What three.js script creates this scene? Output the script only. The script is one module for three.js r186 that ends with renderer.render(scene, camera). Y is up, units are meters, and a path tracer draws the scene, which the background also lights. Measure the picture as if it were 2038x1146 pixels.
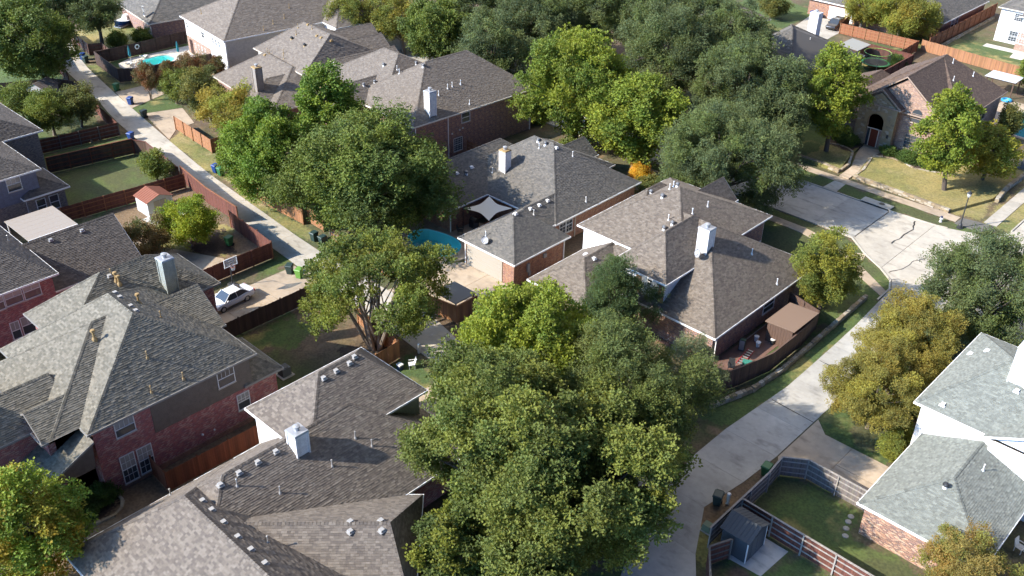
import * as THREE from 'three';
import { mergeVertices } from 'three/addons/utils/BufferGeometryUtils.js';
import { Sky } from 'three/addons/objects/Sky.js';

// ---------- camera, sky, sun, exposure ----------
const RAD = Math.PI / 180;
const scene = new THREE.Scene();
const camera = new THREE.PerspectiveCamera(32.95, 1024 / 576, 1, 1500);
camera.position.set(0, 50, 0);
camera.rotation.order = 'YXZ';
camera.rotation.set(-31.96 * RAD, 43 * RAD, 1.18 * RAD);
const sunDir = new THREE.Vector3(-0.4145, 0.559, 0.718).normalize();
const sky = new Sky();
sky.name = 'sky'; sky.userData.kind = 'structure';
sky.scale.setScalar(1200);
sky.material.uniforms.sunPosition.value.copy(sunDir);
sky.material.uniforms.turbidity.value = 4;
sky.material.uniforms.rayleigh.value = 0.5;
sky.material.uniforms.mieCoefficient.value = 0.004;
scene.add(sky);
scene.environmentIntensity = 0.3;
const sun = new THREE.DirectionalLight(new THREE.Color(1, 0.90, 0.76), 3.4);
sun.position.set(-75, 0, -75).addScaledVector(sunDir, 250);
sun.target.position.set(-75, 0, -75);
sun.castShadow = true; sun.shadow.radius = 1.2;
sun.shadow.mapSize.set(4096, 4096);
Object.assign(sun.shadow.camera, { left: -130, right: 130, top: 130, bottom: -130, near: 10, far: 600 });
scene.add(sun, sun.target);
const renderer = new THREE.WebGLRenderer({ antialias: true });
renderer.setSize(1024, 576);
renderer.toneMapping = THREE.LinearToneMapping;
renderer.toneMappingExposure = 2.85;
renderer.shadowMap.enabled = true;

// ---------- helpers ----------
let seed = 7;
const rnd = () => { seed = (seed * 1664525 + 1013904223) >>> 0; return seed / 4294967296; };
const rr = (a, b) => a + (b - a) * rnd();
const pick = (a) => a[Math.floor(rnd() * a.length)];
const V = (x, y, z) => new THREE.Vector3(x, y, z);
const hash = (x, y, s) => { let h = (x * 374761393 + y * 668265263 + s * 974711) | 0; h = Math.imul(h ^ (h >>> 13), 1274126177); return ((h ^ (h >>> 16)) >>> 0) / 4294967296; };
function vnoise(x, y, per, s) {             // value noise that repeats every per cells (0: never)
  const x0 = Math.floor(x), y0 = Math.floor(y), fx = x - x0, fy = y - y0, w = (a) => per ? ((a % per) + per) % per : a;
  const u = fx * fx * (3 - 2 * fx), v = fy * fy * (3 - 2 * fy);
  const a = hash(w(x0), w(y0), s), b = hash(w(x0 + 1), w(y0), s), c = hash(w(x0), w(y0 + 1), s), d = hash(w(x0 + 1), w(y0 + 1), s);
  return a + (b - a) * u + (c - a) * v + (a - b - c + d) * u * v;
}
const fbm = (x, y, per, s, o = 4) => { let t = 0, a = 0.5, n = 0; for (let i = 0; i < o; i++) { t += a * vnoise(x, y, per, s + i); n += a; a *= 0.5; x *= 2; y *= 2; per *= 2; } return t / n; };
function tex(w, h, f, srgb = true) {
  const d = new Uint8Array(w * h * 4);
  for (let y = 0; y < h; y++) for (let x = 0; x < w; x++) {
    const c = f(x, y), i = (y * w + x) * 4;
    for (let k = 0; k < 3; k++) { let q = Math.max(0, Math.min(1, c[k])); if (srgb) q = q <= 0.0031308 ? q * 12.92 : 1.055 * q ** (1 / 2.4) - 0.055; d[i + k] = q * 255; }
    d[i + 3] = 255;
  }
  const t = new THREE.DataTexture(d, w, h);
  t.wrapS = t.wrapT = THREE.RepeatWrapping; t.magFilter = THREE.LinearFilter; t.minFilter = THREE.LinearMipmapLinearFilter; t.generateMipmaps = true;
  if (srgb) t.colorSpace = THREE.SRGBColorSpace;
  t.needsUpdate = true; return t;
}
const rep = (t, x, y = x) => { const c = t.clone(); c.repeat.set(x, y); c.needsUpdate = true; return c; };
const lin = (r, g, b) => new THREE.Color().setRGB(r, g, b);
const mat = (c, rough = 0.8, o = {}) => new THREE.MeshStandardMaterial({ color: c.isColor ? c : lin(...c), roughness: rough, side: THREE.DoubleSide, ...o });

const taken = {};
const numbered = (n) => { const k = taken[n] = (taken[n] ?? -1) + 1; return k ? n + '_' + String(k).padStart(3, '0') : n; };
const tag = (o, label, category, group) => { o.userData.label = label; o.userData.category = category; if (group) o.userData.group = group; return o; };
function thing(name, label, category, x = 0, z = 0, turn = 0, group, y = 0) {
  const g = new THREE.Group(); g.name = numbered(name); g.position.set(x, y, z); g.rotation.y = turn; scene.add(g);
  return tag(g, label, category, group);
}
const part = (parent, name, geometry, material) => { const m = new THREE.Mesh(geometry, material); m.name = name; m.castShadow = m.receiveShadow = true; parent.add(m); return m; };
const structure = (name, geometry, material) => { const m = part(scene, numbered(name), geometry, material); m.userData.kind = 'structure'; return m; };

class MB {                                   // collects faces, flat shaded, uv in metres
  constructor() { this.p = []; this.u = []; this.c = []; }
  tri(a, b, c, col, uv) {
    const n = V(0, 0, 0).crossVectors(V(0, 0, 0).subVectors(b, a), V(0, 0, 0).subVectors(c, a)), ax = Math.abs(n.x), ay = Math.abs(n.y), az = Math.abs(n.z);
    [a, b, c].forEach((q, i) => {
      this.p.push(q.x, q.y, q.z);
      if (uv) this.u.push(...uv[i]); else if (ay > ax && ay > az) this.u.push(q.x, q.z); else if (ax > az) this.u.push(q.z, q.y); else this.u.push(q.x, q.y);
      const k = col ?? [1, 1, 1]; this.c.push(k[0], k[1], k[2]);
    });
    return this;
  }
  quad(a, b, c, d, col, uv) { this.tri(a, b, c, col, uv && [uv[0], uv[1], uv[2]]); return this.tri(a, c, d, col, uv && [uv[0], uv[2], uv[3]]); }
  poly(P, col) { for (let i = 1; i < P.length - 1; i++) this.tri(P[0], P[i], P[i + 1], col); return this; }
  hex(b, t, col) { this.quad(b[3], b[2], b[1], b[0], col).quad(t[0], t[1], t[2], t[3], col); for (let i = 0; i < 4; i++) { const j = (i + 1) % 4; this.quad(b[i], b[j], t[j], t[i], col); } return this; }   // bottom and top rings, anticlockwise from above
  box(x0, x1, y0, y1, z0, z1, col, taper = 0) {
    const r = (y, k) => [V(x0 + k, y, z1 - k), V(x1 - k, y, z1 - k), V(x1 - k, y, z0 + k), V(x0 + k, y, z0 + k)];
    return this.hex(r(y0, 0), r(y1, taper), col);
  }
  prism(P, y0, y1, col) {                    // plan polygon [[x, z] ...]
    let A = 0; P.forEach((q, i) => { const w = P[(i + 1) % P.length]; A += q[0] * w[1] - w[0] * q[1]; });
    const Q = A > 0 ? [...P].reverse() : P, sh = THREE.ShapeUtils.triangulateShape(Q.map((q) => new THREE.Vector2(q[0], q[1])), []);
    for (const t of sh) { const [a, b, c] = t.map((i) => Q[i]); this.tri(V(a[0], y1, a[1]), V(b[0], y1, b[1]), V(c[0], y1, c[1]), col); }
    Q.forEach((q, i) => { const w = Q[(i + 1) % Q.length]; this.quad(V(q[0], y0, q[1]), V(w[0], y0, w[1]), V(w[0], y1, w[1]), V(q[0], y1, q[1]), col); });
    return this;
  }
  tube(P, R, n = 7, col, cap = true) {       // tapered tube through the points P with radii R
    const rings = P.map((p, i) => {
      const d = V(0, 0, 0).subVectors(P[Math.min(i + 1, P.length - 1)], P[Math.max(i - 1, 0)]).normalize();
      const s = Math.abs(d.y) < 0.9 ? V(0, 1, 0) : V(1, 0, 0), a = s.clone().cross(d).normalize(), b = d.clone().cross(a), r = R[i] ?? R;
      return Array.from({ length: n }, (_, k) => { const t = k / n * 2 * Math.PI; return p.clone().addScaledVector(a, Math.cos(t) * r).addScaledVector(b, Math.sin(t) * r); });
    });
    for (let i = 0; i < rings.length - 1; i++) for (let k = 0; k < n; k++) { const l = (k + 1) % n; this.quad(rings[i][k], rings[i][l], rings[i + 1][l], rings[i + 1][k], col); }
    if (cap) { this.poly([...rings[0]].reverse(), col); this.poly(rings[rings.length - 1], col); }
    return this;
  }
  lathe(cx, cz, prof, n = 12, col) {         // prof [[radius, y] ...] upward
    for (let i = 0; i < prof.length - 1; i++) for (let k = 0; k < n; k++) {
      const f = (j, t) => V(cx + prof[j][0] * Math.cos(t), prof[j][1], cz - prof[j][0] * Math.sin(t)), a = k / n * 2 * Math.PI, b = (k + 1) / n * 2 * Math.PI;
      this.quad(f(i, a), f(i, b), f(i + 1, b), f(i + 1, a), col);
    }
    return this;
  }
  geo(smooth) {
    const g = new THREE.BufferGeometry();
    g.setAttribute('position', new THREE.Float32BufferAttribute(this.p, 3)); g.setAttribute('uv', new THREE.Float32BufferAttribute(this.u, 2)); g.setAttribute('color', new THREE.Float32BufferAttribute(this.c, 3));
    g.computeVertexNormals(); return g;
  }
}
const boxGeo = (...a) => new MB().box(...a).geo();

// ---------- materials ----------
const grain = tex(256, 256, (x, y) => { const v = 0.72 + 0.5 * (hash(x, y, 3) - 0.5) + 0.25 * (fbm(x / 16, y / 16, 16, 9) - 0.5); return [v, v, v]; });
const grainBump = tex(256, 256, (x, y) => { const v = 0.5 * hash(x, y, 5) + 0.5 * fbm(x / 8, y / 8, 32, 12); return [v, v, v]; }, false);
const shingleMat = new THREE.MeshStandardMaterial({ vertexColors: true, roughness: 0.95, map: rep(grain, 0.6), side: THREE.DoubleSide });
function brickTex(pal, mortar, s) {          // 8 bricks of 0.23 m by 16 courses of 0.075 m
  return tex(512, 512, (x, y) => {
    const row = Math.floor(y / 32), off = (row % 2) * 32, col = Math.floor(((x + off) % 512) / 64), bx = (x + off) % 64, by = y % 32;
    if (bx < 3 || by < 4) { const m = 0.85 + 0.3 * hash(x, y, 2); return mortar.map((c) => c * m); }
    const k = hash(col, row, s), p = pal[Math.floor(k * pal.length)], m = (0.8 + 0.4 * hash(row, col, s + 1)) * (0.9 + 0.2 * hash(x, y, s));
    return p.map((c) => c * m);
  });
}
const brickBump = tex(512, 512, (x, y) => { const row = Math.floor(y / 32), bx = (x + (row % 2) * 32) % 64, by = y % 32, v = bx < 3 || by < 4 ? 0.1 : 0.8 + 0.2 * hash(x, y, 4); return [v, v, v]; }, false);
const brickMat = (pal, mortar, s) => mat([1, 1, 1], 0.9, { map: rep(brickTex(pal, mortar, s), 1 / 1.84, 1 / 1.2), bumpMap: rep(brickBump, 1 / 1.84, 1 / 1.2), bumpScale: 0.01 });
const BR = {
  red: brickMat([[0.33, 0.095, 0.085], [0.28, 0.08, 0.08], [0.38, 0.13, 0.11], [0.24, 0.08, 0.09], [0.42, 0.24, 0.20]], [0.44, 0.35, 0.32], 21),
  brown: brickMat([[0.33, 0.17, 0.12], [0.27, 0.145, 0.115], [0.21, 0.12, 0.11], [0.39, 0.23, 0.14], [0.16, 0.11, 0.11]], [0.42, 0.36, 0.32], 31),
  orange: brickMat([[0.33, 0.15, 0.085], [0.27, 0.115, 0.07], [0.38, 0.20, 0.11], [0.22, 0.10, 0.07]], [0.40, 0.32, 0.26], 41),
  rustic: brickMat([[0.36, 0.18, 0.11], [0.26, 0.13, 0.09], [0.44, 0.25, 0.15], [0.14, 0.085, 0.07], [0.52, 0.36, 0.24], [0.20, 0.10, 0.08]], [0.46, 0.38, 0.31], 45),
  pink: brickMat([[0.36, 0.215, 0.15], [0.31, 0.185, 0.135], [0.42, 0.27, 0.18], [0.25, 0.155, 0.125]], [0.46, 0.39, 0.32], 51),
  grey: brickMat([[0.22, 0.19, 0.17], [0.17, 0.15, 0.15], [0.28, 0.24, 0.20], [0.14, 0.12, 0.12]], [0.34, 0.31, 0.28], 61),
};
const lapBump = tex(16, 256, (x, y) => { const v = (y % 64) / 64; return [v, v, v]; }, false);
const sidingMat = (c) => mat(c, 0.65, { map: rep(grain, 0.3), bumpMap: rep(lapBump, 1, 1 / 0.6), bumpScale: 0.02 });
const SD = { white: sidingMat([1.05, 1.03, 1.0]), cream: sidingMat([0.78, 0.72, 0.62]), tan: sidingMat([0.42, 0.37, 0.32]), taupe: sidingMat([0.19, 0.16, 0.135]), blue: sidingMat([0.24, 0.26, 0.34]), sage: sidingMat([0.42, 0.45, 0.40]) };
const TRIM = { clay: mat([0.34, 0.25, 0.19], 0.6), white: mat([0.80, 0.79, 0.76], 0.5), tan: mat([0.50, 0.44, 0.36], 0.6), grey: mat([0.24, 0.23, 0.21], 0.6), cream: mat([0.66, 0.60, 0.50], 0.55) };
const concTex = tex(1024, 1024, (x, y) => {  // 12 m tile
  const a = fbm(x / 128, y / 128, 8, 71, 5), b = fbm(x / 24, y / 24, 0, 75, 3), c = hash(x, y, 8), s = Math.max(0, fbm(x / 90, y / 40, 0, 79) - 0.58) * 1.6;
  const v = 0.80 + 0.30 * (a - 0.5) + 0.16 * (b - 0.5) + 0.12 * (c - 0.5) - s * 0.5; return [v, v * 0.985, v * 0.96];
});
const concBump = rep(grainBump, 2);
const concMat = (c) => mat(c, 0.88, { map: rep(concTex, 1 / 12), bumpMap: concBump, bumpScale: 0.004 });
const CONC = { grey: [0.92, 1, 1.07].map((k) => concMat([0.50 * k, 0.49 * k, 0.455 * k])), tan: [0.93, 1, 1.06].map((k) => concMat([0.52 * k, 0.42 * k, 0.31 * k])), pale: [0.95, 1, 1.05].map((k) => concMat([0.54 * k, 0.50 * k, 0.425 * k])), white: [concMat([0.66, 0.62, 0.55])] };
const PAVER = concMat([0.21, 0.12, 0.09]);
const tarMat = mat([0.025, 0.025, 0.026], 0.7);
const woodTex = tex(256, 512, (x, y) => { const v = 0.75 + 0.5 * (fbm(x / 6, y / 90, 0, 91, 4) - 0.5) + 0.25 * (hash(x, Math.floor(y / 9), 6) - 0.5) - 0.35 * Math.max(0, fbm(x / 40, y / 60, 0, 95) - 0.6); return [v, v * 0.97, v * 0.94]; });
const woodMat = (c, r = 0.85) => new THREE.MeshStandardMaterial({ color: lin(...c), roughness: r, vertexColors: true, map: rep(woodTex, 1, 0.5), side: THREE.DoubleSide });
const WOOD = { cedar: woodMat([0.33, 0.135, 0.062]), orange: woodMat([0.40, 0.20, 0.095]), rust: woodMat([0.23, 0.075, 0.035]), dark: woodMat([0.085, 0.052, 0.042]), red: woodMat([0.17, 0.062, 0.042]), grey: woodMat([0.19, 0.175, 0.16]), silver: woodMat([0.40, 0.375, 0.34]), brown: woodMat([0.14, 0.085, 0.06]), deck: woodMat([0.24, 0.12, 0.09]) };
const glassMat = new THREE.MeshPhysicalMaterial({ color: lin(0.055, 0.065, 0.075), roughness: 0.06, metalness: 0, clearcoat: 1, clearcoatRoughness: 0.03, side: THREE.DoubleSide });
const blindMat = new THREE.MeshPhysicalMaterial({ color: lin(0.34, 0.33, 0.31), roughness: 0.2, clearcoat: 1, clearcoatRoughness: 0.05, side: THREE.DoubleSide });
const PL = { turbine: mat([0.19, 0.19, 0.19], 0.45, { metalness: 0.3 }), white: mat([0.70, 0.70, 0.68], 0.45), dark: mat([0.03, 0.032, 0.034], 0.5), metal: mat([0.55, 0.55, 0.55], 0.35, { metalness: 0.8 }), galv: mat([0.42, 0.43, 0.44], 0.45, { metalness: 0.5 }), copper: mat([0.33, 0.22, 0.09], 0.6), ochre: mat([0.30, 0.21, 0.10], 0.7), ventgrey: mat([0.33, 0.32, 0.30], 0.6), grey: mat([0.30, 0.31, 0.32], 0.6) };
const STONE = [[0.46, 0.39, 0.28], [0.38, 0.31, 0.21], [0.52, 0.46, 0.36], [0.33, 0.26, 0.17], [0.43, 0.33, 0.20]].map((c) => mat(c, 0.95, { map: rep(grain, 1) }));
const stoneGeo = [0, 1, 2].map(() => { const j = () => rr(-0.07, 0.07), r = (y, k) => [V(-0.5 + k + j(), y + (y ? j() : 0), 0.5 - k + j()), V(0.5 - k + j(), y + (y ? j() : 0), 0.5 - k + j()), V(0.5 - k + j(), y + (y ? j() : 0), -0.5 + k + j()), V(-0.5 + k + j(), y + (y ? j() : 0), -0.5 + k + j())]; return new MB().hex(r(0, 0), r(1, 0.03)).geo(); });
const HOUSE = {
  A: {o:[0,0],rot:0,b:[{x:[-69.08,-55.05],z:[-30.6,-17.34],e:6.31,r:[[-59.63,-23.99,10.89],[-63.37,-23.99,10.89]]},{x:[-72.62,-65.83],z:[-34.24,-20.7],e:6.31,r:[[-69.22,-25.98,9.38],[-69.22,-29.91,9.38]]},{x:[-66.72,-60.02],z:[-31.09,-23.62],e:6.31,r:[[-63.37,-23.62,8.62],[-63.37,-31.09,8.62]]},{x:[-67.4,-56.19],z:[-23.62,-15.25],e:6.31,r:[[-61.8,-21.75,10.15],[-61.8,-23.22,10.15]]},{x:[-60.52,-56.19],z:[-18.7,-14.76],e:6.31,r:[[-58.35,-14.76,7.74],[-58.35,-18.7,7.74]]},{x:[-63.66,-57.96],z:[-17.71,-9.35],e:6.31,r:[[-60.81,-9.35,8.23],[-60.81,-17.71,8.23]]},{x:[-61.01,-55.3],z:[-32.87,-29.52],e:3.65,r:[[-57.66,-30.9,5.03],[-60.02,-30.9,5.03]]},{x:[-59.43,-54.61],z:[-17.42,-12.79],e:3.65,r:[[-54.61,-17.42,5.87],[-59.43,-17.42,5.87]],open:1}],f:[["slant_vent",-68.77,8.97,-26.49],["slant_vent",-63.8,10.4,-24.69],["slant_vent",-62.9,10.45,-24.62],["slant_vent",-61.13,10.5,-24.55],["slant_vent",-60.24,10.54,-24.48],["gas_vent",-68.36,8.6,-26.77],["gas_vent",-68.1,8.37,-26.86],["gas_vent",-62.44,9.68,-25.74],["gas_vent",-60.68,9.39,-21.3],["vent_pipe",-68.81,9.01,-26.66],["vent_pipe",-59.74,9.49,-26.01],["vent_pipe",-57.23,8.49,-23.33],["vent_pipe",-55.48,6.74,-24.85],["vent_pipe",-55.56,6.81,-22.4]],w:[["+x",-55.45,-19.98,5.21,1.38,1.27,4,2],["+x",-55.45,-19.6,1.63,1.0,2.37,3,4],["+x",-55.45,-20.91,1.64,1.05,2.25,3,4],["+x",-55.45,-28.1,5.21,1.35,1.42,4,2],["+x",-55.45,-29.23,2.3,1.0,1.39,3,3]]},
  B: {o:[0,0],rot:0,b:[{x:[-50.5,-42.98],z:[-37.1,-26.7],e:5.82,r:[[-47.2,-30.85,8.54],[-47.2,-34.2,8.54]]},{x:[-49.6,-38.3],z:[-37.8,-15],e:2.9,r:[[-44.6,-21.2,6.93],[-44.6,-31.4,6.93]]},{x:[-49.6,-29],z:[-24.7,-12.4],e:2.9,r:[[-34,-18.55,6.95],[-44.6,-18.55,6.95]]},{x:[-8,4.6],z:[-5.4,4.6],e:2.85,r:[[3.0,0,5.75],[-7.5,0,5.75]],o:[-36.9,-24.6],rot:45}],f:[["slant_vent",-46.99,8.41,-33.87],["slant_vent",-46.78,8.27,-33.24],["slant_vent",-46.74,8.24,-32.03],["slant_vent",-46.71,8.22,-30.91],["slant_vent",-44.24,6.7,-25.0],["slant_vent",-44.22,6.69,-23.59],["slant_vent",-44.22,6.69,-22.18],["slant_vent",-44.15,6.64,-20.77],["slant_vent",-43.91,6.44,-19.32],["slant_vent",-42.8,6.46,-19.29],["slant_vent",-41.33,6.52,-19.2],["slant_vent",-39.66,6.58,-19.11],["slant_vent",-38.24,6.6,-19.09],["slant_vent",-36.76,6.62,-19.05],["slant_vent",-36.17,5.46,-24.68],["slant_vent",-34.84,5.49,-26.07],["slant_vent",-36.64,5.67,-25.07],["slant_vent",-35.39,5.62,-26.47],["vent_pipe",-42.61,5.66,-30.24],["vent_pipe",-41.71,5.08,-30.92],["vent_pipe",-41.9,5.2,-27.67],["vent_pipe",-42.12,5.35,-23.69],["vent_pipe",-43.66,6.33,-21.64],["vent_pipe",-48.85,3.5,-19.44],["vent_pipe",-38.86,5.62,-20.57]],w:[]},
  D: {o:[0,0],rot:0,b:[{x:[-52,-39.8],z:[-80,-64.95],e:5.6,r:[[-45.85,-72.4,9.2],[-46.4,-72.4,9.2]]},{x:[-51.8,-45],z:[-78,-65.0],e:5.6,r:[[-48.9,-71.5,8.3],[-48.9,-73.5,8.3]]},{x:[-45.45,-39.45],z:[-74,-61.95],e:5.6,r:[[-42.45,-65.5,8.35],[-42.45,-70,8.35]]},{x:[-50,-33.75],z:[-79,-61.6],e:2.9,r:[[-40.8,-70.3,8.0],[-44,-70.3,8.0]]},{x:[-48,-44.1],z:[-80.6,-74],e:5.6,r:[[-46.05,-74,7.5],[-46.05,-80.6,7.5]]},{x:[-51.5,-44.5],z:[-66.5,-57.4],e:2.9,r:[[-48,-61.1,5.1],[-48,-66,5.1]]}],f:[["turbine_vent",-48.42,7.97,-71.43],["turbine_vent",-46.62,8.4,-70.74],["turbine_vent",-46.15,9.2,-72.39],["turbine_vent",-43.79,7.37,-68.61],["turbine_vent",-44.14,7.0,-67.85],["vent_pipe",-44.44,7.5,-68.88],["vent_pipe",-46.6,8.92,-71.82],["vent_pipe",-46.45,9.1,-72.2],["vent_pipe",-43.36,7.72,-71.15],["vent_pipe",-43.25,7.65,-73.55],["vent_pipe",-37.21,5.4,-72.29],["vent_pipe",-34.33,3.32,-72.5],["slant_vent",-48.91,4.53,-62.5],["slant_vent",-47.56,4.82,-62.01]],w:[["+x",-34.15,-71.24,1.69,1.81,1.19,1,2],["+z",-62.35,-43.95,4.84,1.49,0.6,2,2],["+z",-62.35,-41.39,4.87,0.49,0.6,1,2]]},
  F: {o:[0,0],rot:0,b:[{x:[-73.4,-56.8],z:[-81.5,-67.24],e:2.9,r:[[-63.65,-74.4,7.55],[-66.5,-74.4,7.55]]},{x:[-76,-66.6],z:[-78,-61.7],e:2.9,r:[[-71.3,-65.5,5.9],[-71.3,-74,5.9]]},{x:[-61.8,-54.17],z:[-66.4,-58.35],e:2.9,r:[[-57.95,-62.1,5.5],[-57.95,-63.5,5.5]]},{x:[-61.8,-56.9],z:[-72,-64],e:2.9,r:[[-59.35,-65,4.6],[-59.35,-71,4.6]]},{x:[-69.2,-64.8],z:[-83.8,-75],e:2.9,r:[[-67,-75,4.55],[-67,-83.8,4.55]]},{x:[-72,-61.7],z:[-83,-70],e:2.9,r:[[-65.8,-76.4,6.2],[-68,-76.4,6.2]]}],f:[["turbine_vent",-65.55,7.29,-74.0],["turbine_vent",-64.44,7.25,-73.94],["turbine_vent",-69.22,4.57,-66.6],["slant_vent",-69.64,4.84,-65.59],["slant_vent",-69.62,4.83,-67.8],["slant_vent",-63.13,7.2,-74.25],["slant_vent",-59.03,4.38,-65.77],["slant_vent",-58.99,4.35,-67.08],["slant_vent",-59.03,4.38,-68.4],["slant_vent",-57.92,5.48,-62.38],["vent_pipe",-64.83,6.89,-73.38],["vent_pipe",-61.78,6.28,-75.47],["vent_pipe",-57.42,3.32,-72.76],["vent_pipe",-58.44,3.97,-65.69],["vent_pipe",-67.97,4.27,-69.36],["vent_pipe",-59.08,3.65,-59.43]],w:[["+x",-57.2,-68.88,1.87,1.03,1.63,2,4],["+x",-57.2,-69.84,1.83,1.05,1.67,2,4]]},
  C: {o:[-81,-69.5],rot:-3.2,b:[{x:[-13.4,0],z:[-20,0],e:5.6,r:[[-6.7,-7.3,10.15],[-6.7,-14,10.15]]},{x:[-22,-7],z:[-15,-0.6],e:5.6,r:[[-12.5,-7.6,9.6],[-15.5,-7.6,9.6]]},{x:[-15.5,-9.5],z:[-6,3.0],e:5.6,r:[[-12.5,2.0,7.6],[-12.5,-6,7.6]]}],f:[["turbine_vent",-10.75,8.33,-9.01],["turbine_vent",-6.27,9.73,-6.63],["turbine_vent",-12.85,8.38,-5.46],["turbine_vent",-11.68,7.05,0.72],["turbine_vent",-11.66,7.04,-1.41],["turbine_vent",-11.63,7.02,-3.07],["vent_pipe",-10.7,8.29,-5.93],["vent_pipe",-8.76,8.6,-4.82],["vent_pipe",-2.97,7.62,-7.68],["vent_pipe",-3.05,7.67,-8.5],["vent_pipe",-3.01,7.65,-9.79],["vent_pipe",-2.53,7.32,-5.9],["vent_pipe",-0.53,5.96,-9.08]],w:[["+x",-0.4,-8.32,4.57,1.28,1.18,1,2],["+x",-0.4,-7.04,1.37,1.29,1.65,5,6]]},
  G: {o:[0,0],rot:0,b:[{x:[-15.8,-7.4],z:[-64,-52.0],e:2.9,r:[[-11.75,-56.9,4.6],[-11.75,-63.6,4.6]]},{x:[-16.8,-1],z:[-74.2,-61.7],e:5.6,r:[[-7,-67.9,8.3],[-12.7,-67.9,8.3]]},{x:[-11.66,-3],z:[-68,-61.3],e:5.6,r:[[-7.3,-61.3,7.9],[-7.3,-68,7.9]]}],f:[["slant_vent",-15.1,5.88,-62.34],["slant_vent",-16.13,6.04,-69.9],["slant_vent",-15.11,6.71,-70.16],["slant_vent",-11.44,7.32,-65.64],["turbine_vent",-11.82,4.27,-55.95],["vent_pipe",-10.66,4.17,-59.58]],w:[["+z",-62.1,-9.76,4.75,0.67,1.15,1,2],["+z",-62.1,-9.07,4.77,0.67,1.14,1,2]]},
  E: {o:[0,0],rot:0,b:[{x:[-49,-37.6],z:[-127,-116.2],e:5.6,r:[[-43.3,-116.2,10.0],[-43.3,-127,10.0]]},{x:[-50,-36.45],z:[-133,-118.3],e:5.6,r:[[-43.4,-126.9,10.05],[-43.4,-127.9,10.05]]},{x:[-48.6,-42.85],z:[-121,-115.5],e:5.9,r:[[-45.7,-115.5,7.95],[-45.7,-121,7.95]]},{x:[-57,-46],z:[-131,-118],e:2.9,r:[[-51,-122,6.3],[-51,-127,6.3]]}],f:[["vent_pipe",-42.22,9.3,-127.32],["vent_pipe",-39.85,7.78,-128.94],["vent_pipe",-40.54,8.22,-124.13],["vent_pipe",-36.98,5.94,-123.5],["vent_pipe",-36.96,5.93,-121.12]],w:[["+x",-36.85,-124.62,3.99,1.05,1.54,2,2],["+x",-36.85,-125.91,4.02,1.05,1.55,2,2],["+x",-36.85,-127.29,4.04,1.05,1.45,2,2],["+x",-36.85,-127.2,1.2,1.05,1.84,2,2],["+z",-116.5,-41.18,5.09,1.31,1.04,2,3],["+z",-116.5,-40.92,2.01,2.12,1.77,3,4],["+z",-118.4,-50.85,0.33,1.39,0.65,2,2]]},
  H: {o:[-104.15,-70.83],rot:-6.6,b:[{x:[-14,0],z:[-13,0],e:5.6,r:[[-3.0,-6.1,9.15],[-10,-6.1,9.15]]},{x:[-14,3],z:[-7,6.5],e:2.9,r:[[-3,0,5.95],[-10.5,0,5.95]]},{x:[-6.6,1.4],z:[-2,9],e:2.9,r:[[-2.6,4.2,5.3],[-2.6,-2,5.3]]},{x:[-2.6,3.9],z:[-13.8,-4],e:5.0,r:[[0.7,-4,7.05],[0.7,-13.8,7.05]]},{x:[-7,-0.4],z:[-14.6,-8],e:5.4,r:[[-3.7,-8,7.6],[-3.7,-14.6,7.6]]},{x:[-11.6,-5.2],z:[-16,-8],e:5.4,r:[[-8.4,-8,7.6],[-8.4,-16,7.6]]}],f:[["turbine_vent",-8.76,7.51,-3.28],["turbine_vent",-5.17,7.49,-3.24],["vent_pipe",-8.79,7.96,-4.05],["vent_pipe",-7.07,8.88,-5.64],["vent_pipe",-10.19,5.9,-0.13],["vent_pipe",-9.33,5.95,-0.0],["vent_pipe",-7.42,6.27,-1.15],["vent_pipe",-6.33,5.92,-0.56],["vent_pipe",-9.87,8.51,-5.0],["slant_vent",-2.39,8.43,-5.78],["slant_vent",-4.93,8.59,-5.13],["slant_vent",-3.84,8.6,-5.16],["slant_vent",-8.68,9.07,-5.96],["slant_vent",-9.79,5.75,0.43]],w:[["+x",-0.4,-2.83,4.9,0.9,0.87,1,2],["+x",-0.4,-4.62,4.77,0.85,1.06,1,2]]},
  I: {o:[-123.4,-70.95],rot:-7.5,b:[{x:[-15.3,0],z:[-24,0],e:5.6,r:[[-7.6,-7,9.9],[-7.6,-15,9.9]]},{x:[-13,4],z:[-34,-16],e:5.6,r:[[-4.5,-22,9.2],[-4.5,-27,9.2]]}],f:[["vent_pipe",-0.51,5.89,-6.54],["vent_pipe",-1.22,6.29,-8.48],["vent_pipe",-1.78,6.61,-10.63],["vent_pipe",-3.37,7.51,-12.39],["vent_pipe",-10.99,6.63,-1.68]],w:[["+z",-0.4,-8.35,4.33,0.85,0.81,2,2],["+z",-0.4,-14.07,4.4,0.35,0.77,1,2],["+z",-0.4,-4.78,4.41,0.34,0.74,1,2],["+z",-0.4,-3.78,4.37,0.32,0.8,1,2],["+z",-0.4,-2.7,4.36,0.31,0.83,1,2],["+z",-0.4,-11.79,1.49,0.35,1.26,2,3],["+z",-0.4,-10.63,1.51,0.3,1.26,2,3],["+z",-0.4,-9.42,1.64,0.38,1.04,2,3],["+z",-0.4,-8.25,1.77,0.41,0.84,2,3]]},
  K: {o:[0,0],rot:0,b:[{x:[-118,-99.9],z:[-34,-16],e:5.6,r:[[-106,-26,9.6],[-111,-26,9.6]]},{x:[-124,-109.7],z:[-38.6,-22],e:5.6,r:[[-114,-31,9.2],[-117,-31,9.2]]},{x:[-106,-99.5],z:[-36.3,-31.5],e:2.9,r:[[-101.6,-34,4.1],[-105,-34,4.1]]}],f:[],w:[["+x",-100.3,-31.18,4.62,1.37,1.47,3,2],["+x",-100.3,-32.37,1.57,1.0,1.28,2,2]]},
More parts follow.
